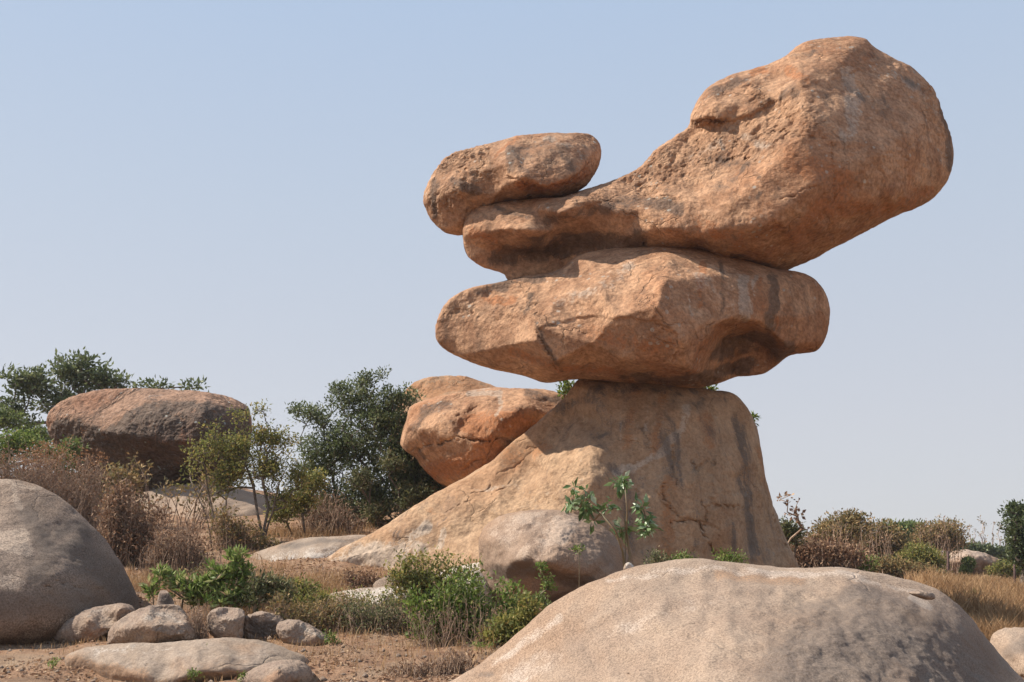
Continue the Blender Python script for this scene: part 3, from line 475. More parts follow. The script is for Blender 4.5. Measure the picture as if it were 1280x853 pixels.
# --- slabs and stones
rock('rock_slab', 'low pale slab behind the green shoots, left of the pedestal toe', 'rock', [(300, 704), (328, 687), (368, 676), (420, 671), (462, 671), (485, 690), (470, 725), (400, 745), (330, 740), (302, 722)], 21.3,
 [(340, 700, .9), (400, 690, .9), (440, 690, .6), (380, 712, 1.0), (330, 720, 1.3), (420, 676, .4)], M['slab'], back=1.8, n=2.2, nth=240, nf=50, sig=5, amp=.05, freq=1, fine=.012, seed=81, stains_shade=[('D', [(350, 685), (400, 678), (440, 676)], 6, .6), ('P', [(340, 700), (420, 695)], 16, .5)])
rock('rock_slab', 'flat whitish slab among dry stems in front of the pedestal slope', 'rock', [(398, 750), (425, 739), (465, 734), (500, 733), (535, 738), (545, 755), (500, 785), (430, 785), (400, 768)], 17.1,
 [(430, 748, .5), (480, 744, .7), (520, 748, .6), (470, 765, 1.0)], M['slab'], back=.9, n=2.4, nth=200, nf=40, sig=3, amp=.03, freq=1.6, fine=.01, seed=82, stains_shade=[('P', [(440, 745), (510, 742)], 14, .8)])
rock('stone', 'wedge of brownish rock lying on the whitish slab', 'stone', [(464, 733), (480, 722), (500, 715), (518, 714), (545, 716), (548, 728), (520, 734), (490, 735)], 17.5,
 [(490, 726, .4), (520, 722, .5), (535, 726, .45)], M['domeleft'], back=.6, n=5.5, edge=.75, nth=120, nf=30, sig=2, amp=.02, freq=2, fine=.01, cuts=9, seed=83)
rock('rock_slab', 'bright whitish slab half hidden behind the green bush beside the brown boulder', 'rock', [(500, 735), (530, 722), (560, 712), (592, 705), (612, 705), (625, 730), (622, 790), (560, 795), (510, 765)], 17.4,
 [(540, 730, .6), (590, 718, .6), (600, 745, .9), (560, 760, 1.0)], M['slab'], back=.9, n=2.4, nth=200, nf=40, sig=3, amp=.03, freq=1.6, fine=.01, seed=84, stains_shade=[('P', [(530, 730), (600, 712), (600, 750)], 26, .95)])
rock('stone', 'angular stone with a broken front edge against the left dome', 'stone', [(66, 792), (80, 778), (104, 764), (135, 757), (154, 755), (168, 762), (164, 776), (148, 796), (120, 806), (80, 806)], 14.8,
 [(90, 783, .5), (115, 778, .75), (150, 768, .7), (125, 762, .2), (95, 795, .55), (125, 790, .75), (148, 785, .6)], M['stone'], back=.6, n=5.5, edge=.75, nth=260, nf=60, sig=1.6, amp=.02, freq=2.4, fine=.012, cuts=5, cutf=.92, seed=85, ridge=.02, stains_shade=[('P', [(110, 768), (140, 762)], 8, .4), ('O', [(110, 792), (130, 790)], 8, .5)])
rock('stone', 'flat topped angular stone on the low slab, centre of the front row', 'stone', [(136, 790), (146, 778), (165, 766), (188, 758), (208, 756), (225, 759), (240, 782), (245, 796), (238, 806), (190, 808), (140, 806)], 14.1,
 [(145, 789, .5), (175, 780, .75), (190, 783, .82), (222, 787, .8), (238, 787, .5), (200, 762, .05), (165, 770, .2), (222, 765, .1), (150, 802, .5), (190, 803, .72), (235, 801, .5)], M['stone'], back=.55, n=5.5, edge=.75, nth=320, nf=80, sig=1.5, amp=.018, freq=2.4, fine=.012, cuts=5, cutf=.92, seed=86, ridge=.018,
 cracks=[([(199, 784), (195, 800)], 1.2, .04)], stains_shade=[('P', [(170, 772), (220, 772)], 11, .45), ('O', [(150, 800), (220, 800)], 5, .4)])
rock('stone', 'blocky grey stone under the green shoots with a squared front', 'stone', [(260, 770), (270, 761), (290, 760), (305, 764), (304, 785), (300, 800), (280, 801), (262, 790)], 14.2,
 [(270, 773, .35), (295, 774, .4), (272, 790, .35), (295, 792, .4), (285, 764, .05)], M['stone'], back=.4, n=5.5, edge=.75, nth=160, nf=40, sig=1.3, amp=.015, freq=3, fine=.012, cuts=5, cutf=.92, seed=87, ridge=.015)
rock('stone', 'dark shaded stone wedged behind the squared grey stone', 'stone', [(300, 772), (315, 766), (340, 768), (356, 776), (360, 795), (345, 803), (318, 803), (302, 798)], 14.35,
 [(315, 780, .15), (340, 782, .2), (325, 795, .12)], M['stone'], back=.4, n=5.5, edge=.75, nth=160, nf=40, sig=1.5, amp=.03, freq=3, fine=.02, cuts=9, seed=88, ridge=.03, stains_shade=[('D', [(320, 785), (345, 790)], 16, .8)])  # D blot darkens the stone's colour to stand in for its shade
rock('stone', 'long sloping stone tapering right with a dark underside', 'stone', [(346, 790), (350, 778), (370, 776), (392, 785), (410, 798), (416, 806), (404, 812), (380, 811), (358, 805)], 14.1,
 [(365, 790, .35), (380, 788, .3), (398, 800, .4), (375, 803, .35)], M['stone'], back=.4, n=5.5, edge=.75, nth=180, nf=44, sig=1.5, amp=.02, freq=3, fine=.012, cuts=5, cutf=.92, seed=89, ridge=.02, stains_shade=[('P', [(375, 783), (400, 796)], 5, .5)])
rock('stone', 'small pointed dark stone standing up behind the flat topped stone', 'stone', [(196, 757), (199, 742), (204, 735), (210, 740), (218, 755), (217, 765), (198, 765)], 14.9,
 [(205, 748, .15), (212, 756, .16)], M['stone'], back=.2, n=5.5, edge=.75, nth=80, nf=22, sig=1.2, amp=.012, freq=4, fine=.008, cuts=9, seed=90, stains_shade=[('D', [(208, 750)], 10, .7)])
rock('rock_slab', 'long low smooth slab at the bottom left under the front row of stones', 'rock', [(80, 826), (100, 812), (150, 806), (210, 803), (270, 799), (320, 800), (360, 812), (385, 825), (380, 850), (300, 880), (180, 885), (100, 865)], 12.9,
 [(110, 822, .4), (170, 816, .6), (250, 812, .6), (320, 815, .5), (150, 842, .8), (240, 840, .95), (300, 838, .9), (210, 862, 1.0), (350, 830, .6)], M['slab'], back=1.0, n=2.3, nth=360, nf=90, sig=4, amp=.035, freq=1.5, fine=.008, seed=91,
 cracks=[([(195, 822), (182, 832), (180, 840)], 1.2, .04), ([(172, 805), (170, 814)], 1.2, .03)], stains_shade=[('O', [(90, 826), (130, 840), (180, 845)], 16, .6), ('D', [(250, 832), (290, 825)], 10, .45), ('P', [(120, 815), (220, 812)], 10, .4), ('O', [(240, 845), (300, 840)], 10, .5)])
rock('rock_slab', 'small pinkish slab in the dirt at the bottom edge, right of the long slab', 'rock', [(296, 853), (318, 836), (345, 826), (370, 826), (386, 834), (388, 852), (370, 872), (310, 875)], 11.9,
 [(330, 842, .4), (360, 836, .4), (340, 858, .6)], M['stone'], back=.6, n=2.5, nth=180, nf=44, sig=3, amp=.03, freq=2, fine=.01, seed=92, stains_shade=[('O', [(330, 850), (360, 850)], 14, .6)])
rock('stone', 'small dark stone half buried below the dry stems', 'stone', [(440, 803), (445, 796), (452, 796), (457, 804), (456, 812), (442, 812)], 14.0, [(449, 803, .1)], M['stone'], back=.12, n=2.6, nth=60, nf=16, sig=1, amp=.01, freq=5, fine=.006, seed=93, stains_shade=[('D', [(448, 804)], 8, .7)])
rock('stone', 'tiny white stone at the foot of the sapling', 'stone', [(780, 713), (781, 706), (786, 703), (791, 706), (793, 712)], 10.3, [(786, 709, .05)], M['slab'], back=.06, n=2.6, nth=40, nf=12, sig=1, amp=.004, freq=8, fine=.003, seed=94, stains_shade=[('P', [(786, 708)], 9, 1.)])
# --- field rocks
rock('boulder', 'lens shaped boulder balanced on a small dome in the far meadow', 'boulder', [(1174, 701), (1180, 694), (1198, 688), (1220, 689), (1240, 695), (1256, 704), (1248, 712), (1225, 719), (1205, 723), (1190, 718), (1180, 708)], 58,
 [(1190, 700, 1.2), (1215, 702, 2.0), (1240, 705, 1.1), (1205, 712, 1.1), (1225, 695, 1.2)], M['smallb'], back=2, n=2.6, nth=160, nf=40, sig=1.5, amp=.12, freq=.7, fine=.05, seed=95, stains_shade=[('D', [(1180, 706), (1195, 716), (1215, 718)], 6, .9), ('P', [(1185, 693), (1230, 692)], 5, .7)])
rock('rock_dome', 'small pale dome under the lens shaped boulder in the far meadow', 'rock', [(1174, 742), (1180, 729), (1190, 722), (1203, 720), (1217, 723), (1228, 733), (1233, 745), (1200, 755)], 57.5,
 [(1200, 732, 1.5), (1215, 737, 1.3), (1190, 735, 1.2)], M['slab'], back=2, n=2.3, nth=120, nf=30, sig=1.5, amp=.08, freq=.8, fine=.03, seed=96)
for j, (u, v, w_, h_, Yk, lab) in enumerate([(1096, 716, 9, 5, 46, 'pale field rock beside the round bright green shrub'), (1145, 719, 12, 8, 47, 'cream field rock between the shrubs left of the lens boulder'), (1128, 724, 10, 4, 44, 'low flat field rock just above the dome skyline')]):
    rock('stone', lab, 'rock', [(u-w_, v+3), (u-w_*.8, v-h_*.6), (u-w_*.2, v-h_), (u+w_*.5, v-h_*.8), (u+w_, v), (u+w_*.9, v+7), (u-w_*.8, v+8)], Yk, [(u, v, .5), (u+w_*.5, v, .4)], M['slab'], back=.6, n=2.6, nth=70, nf=16, sig=1, amp=.05, freq=1.5, fine=.02, cuts=9, seed=97+j, stains_shade=[('P', [(u, v)], 10, .7)])

# ------------------------------------------------------------------ plants
def tubes(paths, sides=5):
    """paths: list of (pts Nx3, radii N)"""
    Vs, Fs, off = [], [], 0
    for pts, rad in paths:
        pts = np.asarray(pts, float); n = len(pts); d = np.gradient(pts, axis=0); d /= np.linalg.norm(d, axis=1, keepdims=True)+1e-9
        a = np.cross(d, [.31, .87, .2]); a /= np.linalg.norm(a, axis=1, keepdims=True)+1e-9; b = np.cross(d, a)
        th = np.arange(sides)/sides*2*math.pi
        ring = pts[:, None]+np.asarray(rad)[:, None, None]*(np.cos(th)[None, :, None]*a[:, None]+np.sin(th)[None, :, None]*b[:, None])
        Vs.append(ring.reshape(-1, 3)); I = off+np.arange(n*sides).reshape(n, sides); J = np.roll(I, -1, axis=1)
        Fs.append(np.stack([I[:-1], J[:-1], J[1:], I[1:]], -1).reshape(-1, 4)); off += n*sides
    return np.vstack(Vs), np.vstack(Fs)
def leaves(pos, dirs, ln, wd, rng, fold=.25):
    """one bent four cornered blade per position"""
    n = len(pos); d = dirs/(np.linalg.norm(dirs, axis=1, keepdims=True)+1e-9)
    r = rng.normal(size=(n, 3)); s = np.cross(d, r); s /= np.linalg.norm(s, axis=1, keepdims=True)+1e-9; nn = np.cross(d, s)
    L = (ln*rng.uniform(.65, 1.3, n))[:, None]; w = (wd*rng.uniform(.7, 1.25, n))[:, None]/2
    a = pos; t = pos+d*L-nn*L*fold*.5; m = pos+d*L*.48
    V = np.stack([a, m+s*w+nn*w*fold, t, m-s*w+nn*w*fold], 1).reshape(-1, 3)
    I = np.arange(n)*4; Fc = np.vstack([np.stack([I, I+1, I+2], 1), np.stack([I, I+2, I+3], 1)])
    return V, Fc
def plant(name, label, cat, base, blobs, ncl, lpc, leaf, mats, cr=.25, seed=1, group=None, roots=1, spread=0., r0=.006, fill=.6, deep=.8, updir=.3, aspect=.45, crown='crown', trunk='trunk', tintf=None, rosette=False, droop=0., wig=.12, sparse=0., singles=False, vertical=1., expo=.46, direct=False, leafy=False, spines=()):
    rng = np.random.default_rng(seed); u, v, Y = base; B = P(u, v, Y); B[2] = min(B[2], gz1(B[0], B[1])) if abs(B[2]-gz1(B[0], B[1])) < 1.2 else B[2]
    ws = np.array([b[2]*b[3]*(b[4] if len(b) > 4 else 1) for b in blobs], float); ws /= ws.sum()
    pts = []; ch = rng.choice(len(blobs), ncl, p=ws)
    for k in ch:
        b = blobs[k]; c = P(b[0], b[1], Y); m = Y/F
        q = rng.normal(size=3); q /= np.linalg.norm(q); q *= rng.uniform(0, 1)**fill
        pts.append(c+q*np.array([b[2]*m, (b[2]+b[3])*.5*deep*m, b[3]*m]))
    pts = np.array(pts); pts = pts[pts[:, 2] > B[2]+.04]
    nodes = []; par = []
    for k in range(roots):
        o = np.array([rng.uniform(-1, 1)*spread, rng.uniform(-1, 1)*spread*.6, 0]); q = B+o; q[2] = gz1(q[0], q[1])-.05 if roots > 1 else B[2]-.08
        nodes.append(q); par.append(-1)
    for spn in spines:
        prev = 0
        for uu, vv in spn:
            q = P(uu, vv, Y); q[1] += rng.normal()*.1; nodes.append(q); par.append(prev); prev = len(nodes)-1
    order = np.argsort(np.linalg.norm(pts-B, axis=1)); tips = []
    if direct: order = []
    for i in order:
        p = pts[i]; N_ = np.array(nodes); dv = p-N_
        dist = np.sqrt(dv[:, 0]**2*1.3+dv[:, 1]**2*1.3+dv[:, 2]**2)+np.where(dv[:, 2] < 0, -dv[:, 2]*2.5, 0)*vertical
        j = int(np.argmin(dist)); a = nodes[j]; L = np.linalg.norm(p-a); k = max(1, int(L/.45)) if L > .12 else 1
        k = min(k, 7); prev = j
        for s in range(1, k+1):
            t = s/k; q = a+(p-a)*t; bow = math.sin(t*math.pi)*L*wig
            if s < k: q = q+np.array([rng.normal()*L*.04, rng.normal()*L*.04, bow]) 
            nodes.append(q); par.append(prev); prev = len(nodes)-1
        tips.append(prev)
    N_ = np.array(nodes); cnt = np.zeros(len(N_)); cnt[tips] = 1
    for i in range(len(N_)-1, -1, -1):
        if par[i] >= 0: cnt[par[i]] += cnt[i]
    rad = r0*np.maximum(cnt, 1)**expo; kids = {}
    for i, p_ in enumerate(par): kids.setdefault(p_, []).append(i)
    paths = []
    for i in range(len(N_)):                       # chains follow the thickest child
        if par[i] == -1 or kids[par[i]][0] != i:
            seq = ([par[i]] if par[i] >= 0 else [])+[i]; k = i
            while k in kids: k = kids[k][0]; seq.append(k)
            rr = rad[seq].copy()
            if par[i] >= 0: rr[0] = rr[1]
            if len(seq) > 1: paths.append((N_[seq], rr))
    for k in kids: kids[k].sort(key=lambda z: -cnt[z])
    if direct:
        paths = []; tp = []
        for p in pts:
            o = B+(p-B)*np.array([.72, .72, 0])+np.append(rng.normal(size=2)*spread*.16, 0); o[2] = gz1(o[0], o[1])-.04
            Ls = np.linalg.norm(p-o); t = np.linspace(0, 1, 5)[:, None]; w = rng.normal(size=3)*Ls*.07
            c = o+(p-o)*t+w*np.sin(t*math.pi)+np.cumsum(rng.normal(size=(5, 3))*Ls*.018, 0); r_ = r0*rng.uniform(.7, 1.5)
            paths.append((c, r_*np.linspace(1, .35, 5))); tp.append(c[-1])
            for _ in range(3):
                k = rng.integers(1, 4); a = c[k]+(c[k+1]-c[k])*rng.uniform(); d = rng.normal(size=3); d[2] = abs(d[2])*.8+.5; d *= Ls*rng.uniform(.1, .26)/np.linalg.norm(d)
                paths.append((np.array([a, a+d*.5+rng.normal(size=3)*Ls*.015, a+d]), r_*np.array([.5, .4, .25]))); tp.append(a+d)
                if leafy: tp.append(a+d*.55)
            if leafy: tp += [c[3], (c[3]+c[4])/2, c[2]*.4+c[3]*.6]
        N_ = np.array(tp); tips = list(range(len(tp)))
    root = empty(name, B); tag(root, label, cat, group)
    Vt, Ft = tubes(paths, 3 if direct else 5 if roots < 4 else 4)
    to = mesh_obj(trunk, Vt, Ft, mats[0], loc=B, smooth=True); to.location = (0, 0, 0); to.parent = root
    if lpc > 0:
        T = N_[tips]; nl = rng.poisson(lpc, len(T)); 
        if sparse: nl[rng.uniform(size=len(T)) < sparse] = 0
        c = np.repeat(T, nl, axis=0); tt = np.repeat(rng.uniform(-.18, .18, len(T)), nl); n = len(c)
        off = rng.normal(size=(n, 3)); off /= np.linalg.norm(off, axis=1, keepdims=True)
        pos = c+off*cr*(rng.uniform(0, 1, (n, 1))**.6)*np.array([1, 1, .75])
        if rosette: pos = c+off*.02; d = off+np.array([0, 0, updir+.2])
        else: d = off*.6+rng.normal(size=(n, 3))*.6+np.array([0, 0, updir-droop])
        Vl, Fl = leaves(pos, d, leaf, leaf*aspect, rng)
        tint = np.clip(.5+tt*1.2+rng.normal(size=n)*.21, 0, 1)
        if tintf is not None: tint = np.clip(tint+tintf(pos, B), 0, 1)
        if singles:
            for q in range(min(n, 300)):
                lo = mesh_obj('leaf', Vl[q*4:q*4+4], [[0, 1, 2], [0, 2, 3]], mats[1], loc=B, attrs={'tint': ('FLOAT', np.repeat(tint[q], 4))}); lo.location = (0, 0, 0); lo.parent = root
        else:
            lo = mesh_obj(crown, Vl, Fl, mats[1], loc=B, attrs={'tint': ('FLOAT', np.repeat(tint, 4))}); lo.location = (0, 0, 0); lo.parent = root
    return root

L = {}
L['dark'] = leaf_mat('dark evergreen leaves', [(0, (.03, .046, .018)), (.5, (.075, .10, .036)), (.8, (.14, .165, .07)), (1, (.24, .26, .12))], .3, .55)
L['grey'] = leaf_mat('grey green leaves', [(0, (.045, .065, .024)), (.5, (.115, .145, .055)), (.8, (.20, .23, .10)), (1, (.34, .36, .2))], .35, .55)
L['mid'] = leaf_mat('green leaves', [(0, (.055, .08, .02)), (.5, (.13, .17, .045)), (1, (.25, .28, .09))], .35, .45)
L['bright'] = leaf_mat('fresh green leaves', [(0, (.05, .085, .015)), (.45, (.14, .20, .04)), (.8, (.27, .33, .08)), (1, (.44, .40, .17))], .4, .45)
L['yellow'] = leaf_mat('yellowing leaves', [(0, (.09, .11, .03)), (.45, (.21, .22, .06)), (.75, (.36, .31, .09)), (1, (.46, .31, .11))], .4, .35)
L['dry'] = leaf_mat('dead brown leaves', [(0, (.11, .06, .035)), (.5, (.27, .155, .095)), (.85, (.42, .265, .16)), (1, (.56, .40, .25))], .25, .2)
L['rust'] = leaf_mat('rust tinged leaves', [(0, (.09, .09, .035)), (.35, (.20, .17, .07)), (.7, (.34, .21, .09)), (1, (.46, .32, .15))], .3, .25)
L['orange'] = leaf_mat('orange seed heads', [(0, (.18, .085, .04)), (.5, (.36, .18, .08)), (1, (.5, .29, .15))], .2, .2)
L['olive'] = leaf_mat('dusty olive leaves', [(0, (.06, .07, .03)), (.5, (.14, .15, .06)), (.8, (.24, .22, .11)), (1, (.36, .28, .16))], .3, .3)
L['sapling'] = leaf_mat('broad sapling leaves', [(0, (.06, .10, .035)), (.45, (.12, .19, .06)), (.75, (.27, .35, .18)), (1, (.5, .54, .38))], .3, .65)
L['sage'] = leaf_mat('shoots with curled dry leaves', [(0, (.07, .11, .02)), (.4, (.16, .23, .05)), (.65, (.30, .36, .12)), (.85, (.42, .40, .18)), (1, (.50, .34, .22))], .35, .45)

# left background
plant('tree', 'spreading green tree rising behind the dark faced boulder at far left', 'tree', (75, 600, 35), [(95, 470, 38, 24), (100, 452, 22, 10, .7), (40, 480, 26, 18), (10, 468, 12, 10, .7), (130, 475, 20, 18), (20, 500, 20, 12), (150, 478, 10, 9), (178, 483, 18, 8), (205, 482, 12, 6), (238, 485, 18, 6), (20, 520, 24, 16), (85, 505, 40, 20)], 330, 17, .19, (M['bark'], L['grey']), .33, 101, r0=.008, sparse=.12)
plant('bush', 'dense dark green bush at the left edge below the spreading tree', 'bush', (10, 575, 33), [(5, 525, 30, 14), (45, 545, 30, 12)], 90, 30, .13, (M['bark'], L['mid']), .35, 102, roots=4, spread=1.)
plant('bush', 'bright green bush beside orange seed heads at far left', 'bush', (30, 605, 27), [(20, 555, 34, 16), (60, 568, 26, 14), (0, 575, 20, 22), (80, 585, 18, 12)], 170, 34, .09, (M['stem'], L['bright']), .26, 103, roots=6, spread=.9)
plant('bush', 'green bush left of the rear boulder foot', 'bush', (95, 600, 27.5), [(88, 562, 13, 14)], 30, 30, .09, (M['stem'], L['mid']), .2, 104, roots=3, spread=.2)
plant('dry_shrub', 'shrub topped with orange brown seed heads at the foot of the rear boulder', 'shrub', (100, 640, 25.5), [(120, 575, 14, 10), (60, 562, 30, 7), (95, 570, 12, 6), (50, 578, 40, 10)], 88, 5.46, 0.075, (M['twig'], L['orange']), .14, 105, roots=14, spread=1.2, crown='seed_heads', trunk='stems', direct=True)
plant('dry_shrub', 'broad mass of leafless greyish pink scrub above the left dome', 'shrub', (60, 650, 23.5), [(40, 600, 60, 24), (100, 610, 34, 28), (120, 640, 22, 22), (0, 585, 34, 24), (50, 580, 40, 18), (110, 585, 20, 16)], 460, 1.8, 0.0625, (M['twig'], L['dry']), .2, 106, roots=60, spread=1.9, r0=0.0090, trunk='stems', crown='foliage', wig=.03, vertical=2, direct=True)
plant('dry_shrub', 'brown scrub with withered leaves in front of the sunlit slab', 'shrub', (160, 705, 20.5), [(150, 640, 28, 34), (175, 670, 30, 34), (135, 690, 14, 26), (195, 640, 12, 14), (150, 615, 14, 14)], 330, 2.94, 0.0875, (M['twig'], L['dry']), .17, 107, roots=40, spread=.75, r0=0.0090, trunk='stems', crown='foliage', wig=.04, vertical=2, direct=True)
plant('dry_shrub', 'reddish bare twiggy scrub behind the green shoots', 'shrub', (225, 712, 19.5), [(225, 670, 34, 28), (255, 690, 20, 18), (200, 690, 26, 22)], 344, 0.735, 0.075, (M['twig'], L['dry']), .12, 108, roots=50, spread=.62, r0=0.0083, trunk='stems', crown='foliage', wig=.03, vertical=2, direct=True)
plant('dry_shrub', 'dark leaved withered bush in front of the rear boulder shadow', 'shrub', (200, 640, 25), [(165, 592, 22, 14), (215, 612, 20, 8), (145, 600, 18, 14), (262, 600, 14, 12)], 90, 2.94, 0.125, (M['twig'], L['rust']), .2, 109, roots=12, spread=1., r0=0.0120, trunk='stems', crown='foliage', direct=True)
plant('small_tree', 'thin yellow green tree with several dark stems left of the leafy bush', 'tree', (330, 678, 22.5), [(298, 560, 34, 26), (335, 585, 44, 30), (285, 590, 30, 24), (352, 622, 24, 18), (322, 512, 14, 12, .6), (300, 520, 12, 16, .6), (345, 550, 30, 22), (372, 595, 20, 24), (270, 560, 16, 20, .7), (325, 545, 26, 20)], 900, 9, .075, (M['bark'], L['yellow']), .19, 110, r0=.0042, sparse=.1, expo=.34, fill=1.1, spines=[[(327, 660), (320, 640), (316, 610), (306, 575), (300, 540)], [(332, 660), (335, 635), (330, 600), (332, 560)], [(336, 660), (342, 640), (350, 610), (362, 580)], [(322, 665), (312, 650)]])
plant('small_tree', 'slender leaning stems of a yellow leaved sapling before the sunlit slab', 'tree', (266, 694, 22.3), [(250, 570, 24, 24), (282, 600, 22, 22), (262, 540, 16, 16, .6), (235, 600, 14, 16, .5)], 150, 7, .08, (M['bark'], L['yellow']), .18, 111, r0=.0042, sparse=.15, expo=.34, spines=[[(262, 670), (256, 640), (244, 612), (236, 596)], [(266, 672), (266, 645), (260, 612), (256, 580)], [(272, 680), (281, 655), (282, 625), (290, 600)]])
plant('leafy_bush', 'tall dense dark green bush left of the cracked orange boulder', 'bush', (462, 668, 26), [(445, 500, 36, 24), (475, 520, 44, 36), (395, 520, 32, 16, .7), (372, 512, 12, 10, .7), (430, 560, 58, 36), (500, 560, 46, 46), (520, 600, 40, 34), (470, 620, 56, 38), (395, 585, 32, 32, .7), (455, 473, 16, 9, 1.3), (425, 487, 14, 10), (478, 468, 12, 7), (500, 498, 26, 16), (420, 630, 30, 28, .7)], 1700, 20, .09, (M['bark'], L['grey']), .2, 112, roots=9, spread=1.1, r0=.0042, fill=.75, sparse=.04, deep=1., expo=.42)
plant('leafy_bush', 'lower green bush at the right foot of the tall dark bush', 'bush', (500, 668, 25), [(450, 600, 16, 16), (470, 640, 22, 16), (520, 625, 28, 22), (490, 580, 14, 18)], 190, 22, .085, (M['bark'], L['olive']), .2, 113, roots=6, spread=.8, r0=.006)
plant('leafy_bush', 'drooping green bush right of the thin yellow green tree', 'bush', (385, 668, 23.5), [(375, 625, 24, 20), (350, 640, 16, 20), (395, 600, 18, 18)], 210, 16, .08, (M['bark'], L['yellow']), .18, 114, roots=4, spread=.4, droop=.5, expo=.34, fill=1.)
plant('dry_shrub', 'tangle of bare brown twigs under the tall dark bush', 'shrub', (410, 668, 24.3), [(410, 635, 34, 24), (440, 650, 24, 14), (385, 650, 22, 14)], 240, 0.63, 0.075, (M['twig'], L['dry']), .14, 115, roots=30, spread=.9, r0=0.0090, trunk='stems', crown='foliage', wig=.04, direct=True)
plant('dry_shrub', 'brown undergrowth around the stems of the thin yellow green tree', 'shrub', (310, 688, 21.8), [(300, 665, 34, 16), (280, 645, 24, 20), (330, 680, 20, 10)], 160, 2.1, 0.0875, (M['twig'], L['rust']), .13, 116, roots=20, spread=.7, r0=0.0075, trunk='stems', crown='foliage', direct=True)
plant('dry_shrub', 'low brownish green scrub filling the ground under the rear boulder', 'shrub', (130, 640, 27), [(90, 605, 40, 14), (40, 600, 40, 16), (140, 615, 20, 8)], 420, 3, 0.1, (M['twig'], L['rust']), .18, 181, roots=12, spread=2., r0=0.0090, trunk='stems', crown='foliage', direct=True)
plant('dry_shrub', 'olive brown low scrub on the skyline between the yellow tree and the dark bush', 'shrub', (350, 655, 27), [(390, 630, 30, 20), (420, 640, 24, 18)], 200, 3.6, 0.0875, (M['twig'], L['olive']), .18, 182, roots=12, spread=1.5, r0=0.0090, trunk='stems', crown='foliage', direct=True)
plant('dry_shrub', 'reddish brown weeds behind the broad leaved shoots', 'shrub', (330, 745, 16.6), [(340, 728, 30, 12), (300, 722, 24, 10), (250, 722, 24, 12)], 300, 1.8, 0.0625, (M['twig'], L['rust']), .08, 183, roots=12, spread=.5, r0=0.0053, trunk='stems', crown='foliage', direct=True)
# mid left plants
plant('green_shoots', 'clump of broad leaved green shoots left of centre behind the front stones', 'plant', (285, 765, 15.2), [(295, 698, 10, 14), (298, 715, 18, 10), (275, 718, 24, 14), (262, 732, 26, 14), (300, 735, 24, 18), (245, 740, 20, 12), (280, 750, 40, 10)], 150, 11, .12, (M['stem'], L['sage']), .1, 117, roots=16, spread=.5, r0=.003, rosette=True, updir=.6, aspect=.34, trunk='stems', crown='foliage')
plant('green_shoots', 'low spreading leafy shoots beside the pointed dark stone', 'plant', (210, 765, 15.3), [(200, 720, 14, 7), (190, 738, 9, 12), (222, 730, 20, 12), (240, 752, 16, 10)], 60, 9, .125, (M['stem'], L['sage']), .1, 118, roots=9, spread=.4, r0=.003, rosette=True, updir=.45, aspect=.34, trunk='stems', crown='foliage')
plant('green_shoots', 'dark stemmed shoots with reddish leaves right of the broad leaved clump', 'plant', (335, 768, 15.1), [(330, 735, 22, 20), (355, 745, 16, 18), (315, 750, 14, 12)], 120, 12, .07, (M['stem'], L['olive']), .08, 119, roots=22, spread=.4, r0=.004, trunk='stems', crown='foliage', vertical=2)
plant('dry_shrub', 'small grey leafless bush between the flat topped and squared stones', 'shrub', (250, 800, 13.9), [(250, 775, 18, 14), (245, 762, 14, 10)], 88, 0.42, 0.0375, (M['twig'], L['dry']), .06, 120, roots=12, spread=.12, r0=0.0053, trunk='stems', crown='foliage', direct=True)
plant('dry_shrub', 'tangled half dry bush behind the long sloping stone', 'shrub', (400, 800, 14.6), [(380, 765, 30, 18), (415, 768, 24, 24), (400, 785, 26, 12), (435, 760, 20, 16), (350, 755, 16, 12)], 430, 2.16, 0.05625, (M['twig'], L['rust']), .1, 121, roots=36, spread=.45, r0=0.0053, trunk='stems', crown='foliage', direct=True)
plant('dry_shrub', 'sparse yellowing weeds left of the whitish slab', 'shrub', (375, 755, 17), [(375, 735, 24, 12), (350, 740, 16, 12), (400, 745, 12, 8)], 260, 2.04, 0.0625, (M['twig'], L['yellow']), .09, 122, roots=26, spread=.5, r0=0.0045, trunk='stems', crown='foliage', direct=True)
plant('green_weed', 'small bright green weed at the right tip of the long sloping stone', 'plant', (412, 812, 13.7), [(410, 798, 9, 8), (420, 805, 6, 5)], 22, 12, .035, (M['stem'], L['bright']), .06, 123, roots=3, spread=.06, r0=.002, trunk='stems', crown='foliage')
plant('leafy_bush', 'bushy bright green shrub in the centre foreground beside the dome', 'bush', (575, 802, 13.9), [(555, 745, 34, 18), (590, 752, 26, 20), (548, 768, 38, 22), (612, 768, 28, 16), (602, 722, 10, 14, .9), (575, 725, 18, 14), (628, 735, 14, 14, .9), (655, 732, 8, 10, .8), (560, 788, 36, 14), (645, 742, 10, 12, .7), (640, 760, 16, 12), (520, 760, 14, 16)], 150, 4.2, .07, (M['stem'], L['bright']), .12, 124, roots=30, spread=.6, r0=.003, trunk='stems', crown='foliage', fill=.9, updir=.6, direct=True, leafy=True)
plant('leafy_bush', 'olive green bush top against the pedestal slope above the bright shrub', 'bush', (535, 770, 15.4), [(518, 700, 22, 12), (556, 704, 26, 12), (590, 712, 16, 10), (500, 720, 16, 12), (530, 725, 30, 16), (575, 715, 16, 10)], 100, 4.2, .065, (M['stem'], L['yellow']), .11, 125, roots=12, spread=.5, r0=.004, trunk='stems', crown='foliage', direct=True, leafy=True)
plant('leafy_bush', 'dull green leafy patch with pale dry leaves against the dome edge', 'bush', (640, 805, 13.3), [(640, 775, 28, 16), (625, 795, 24, 12), (665, 760, 20, 12), (650, 790, 22, 10)], 70, 5, .065, (M['stem'], L['yellow']), .1, 126, roots=14, spread=.4, r0=.0035, trunk='stems', crown='foliage', direct=True, leafy=True)
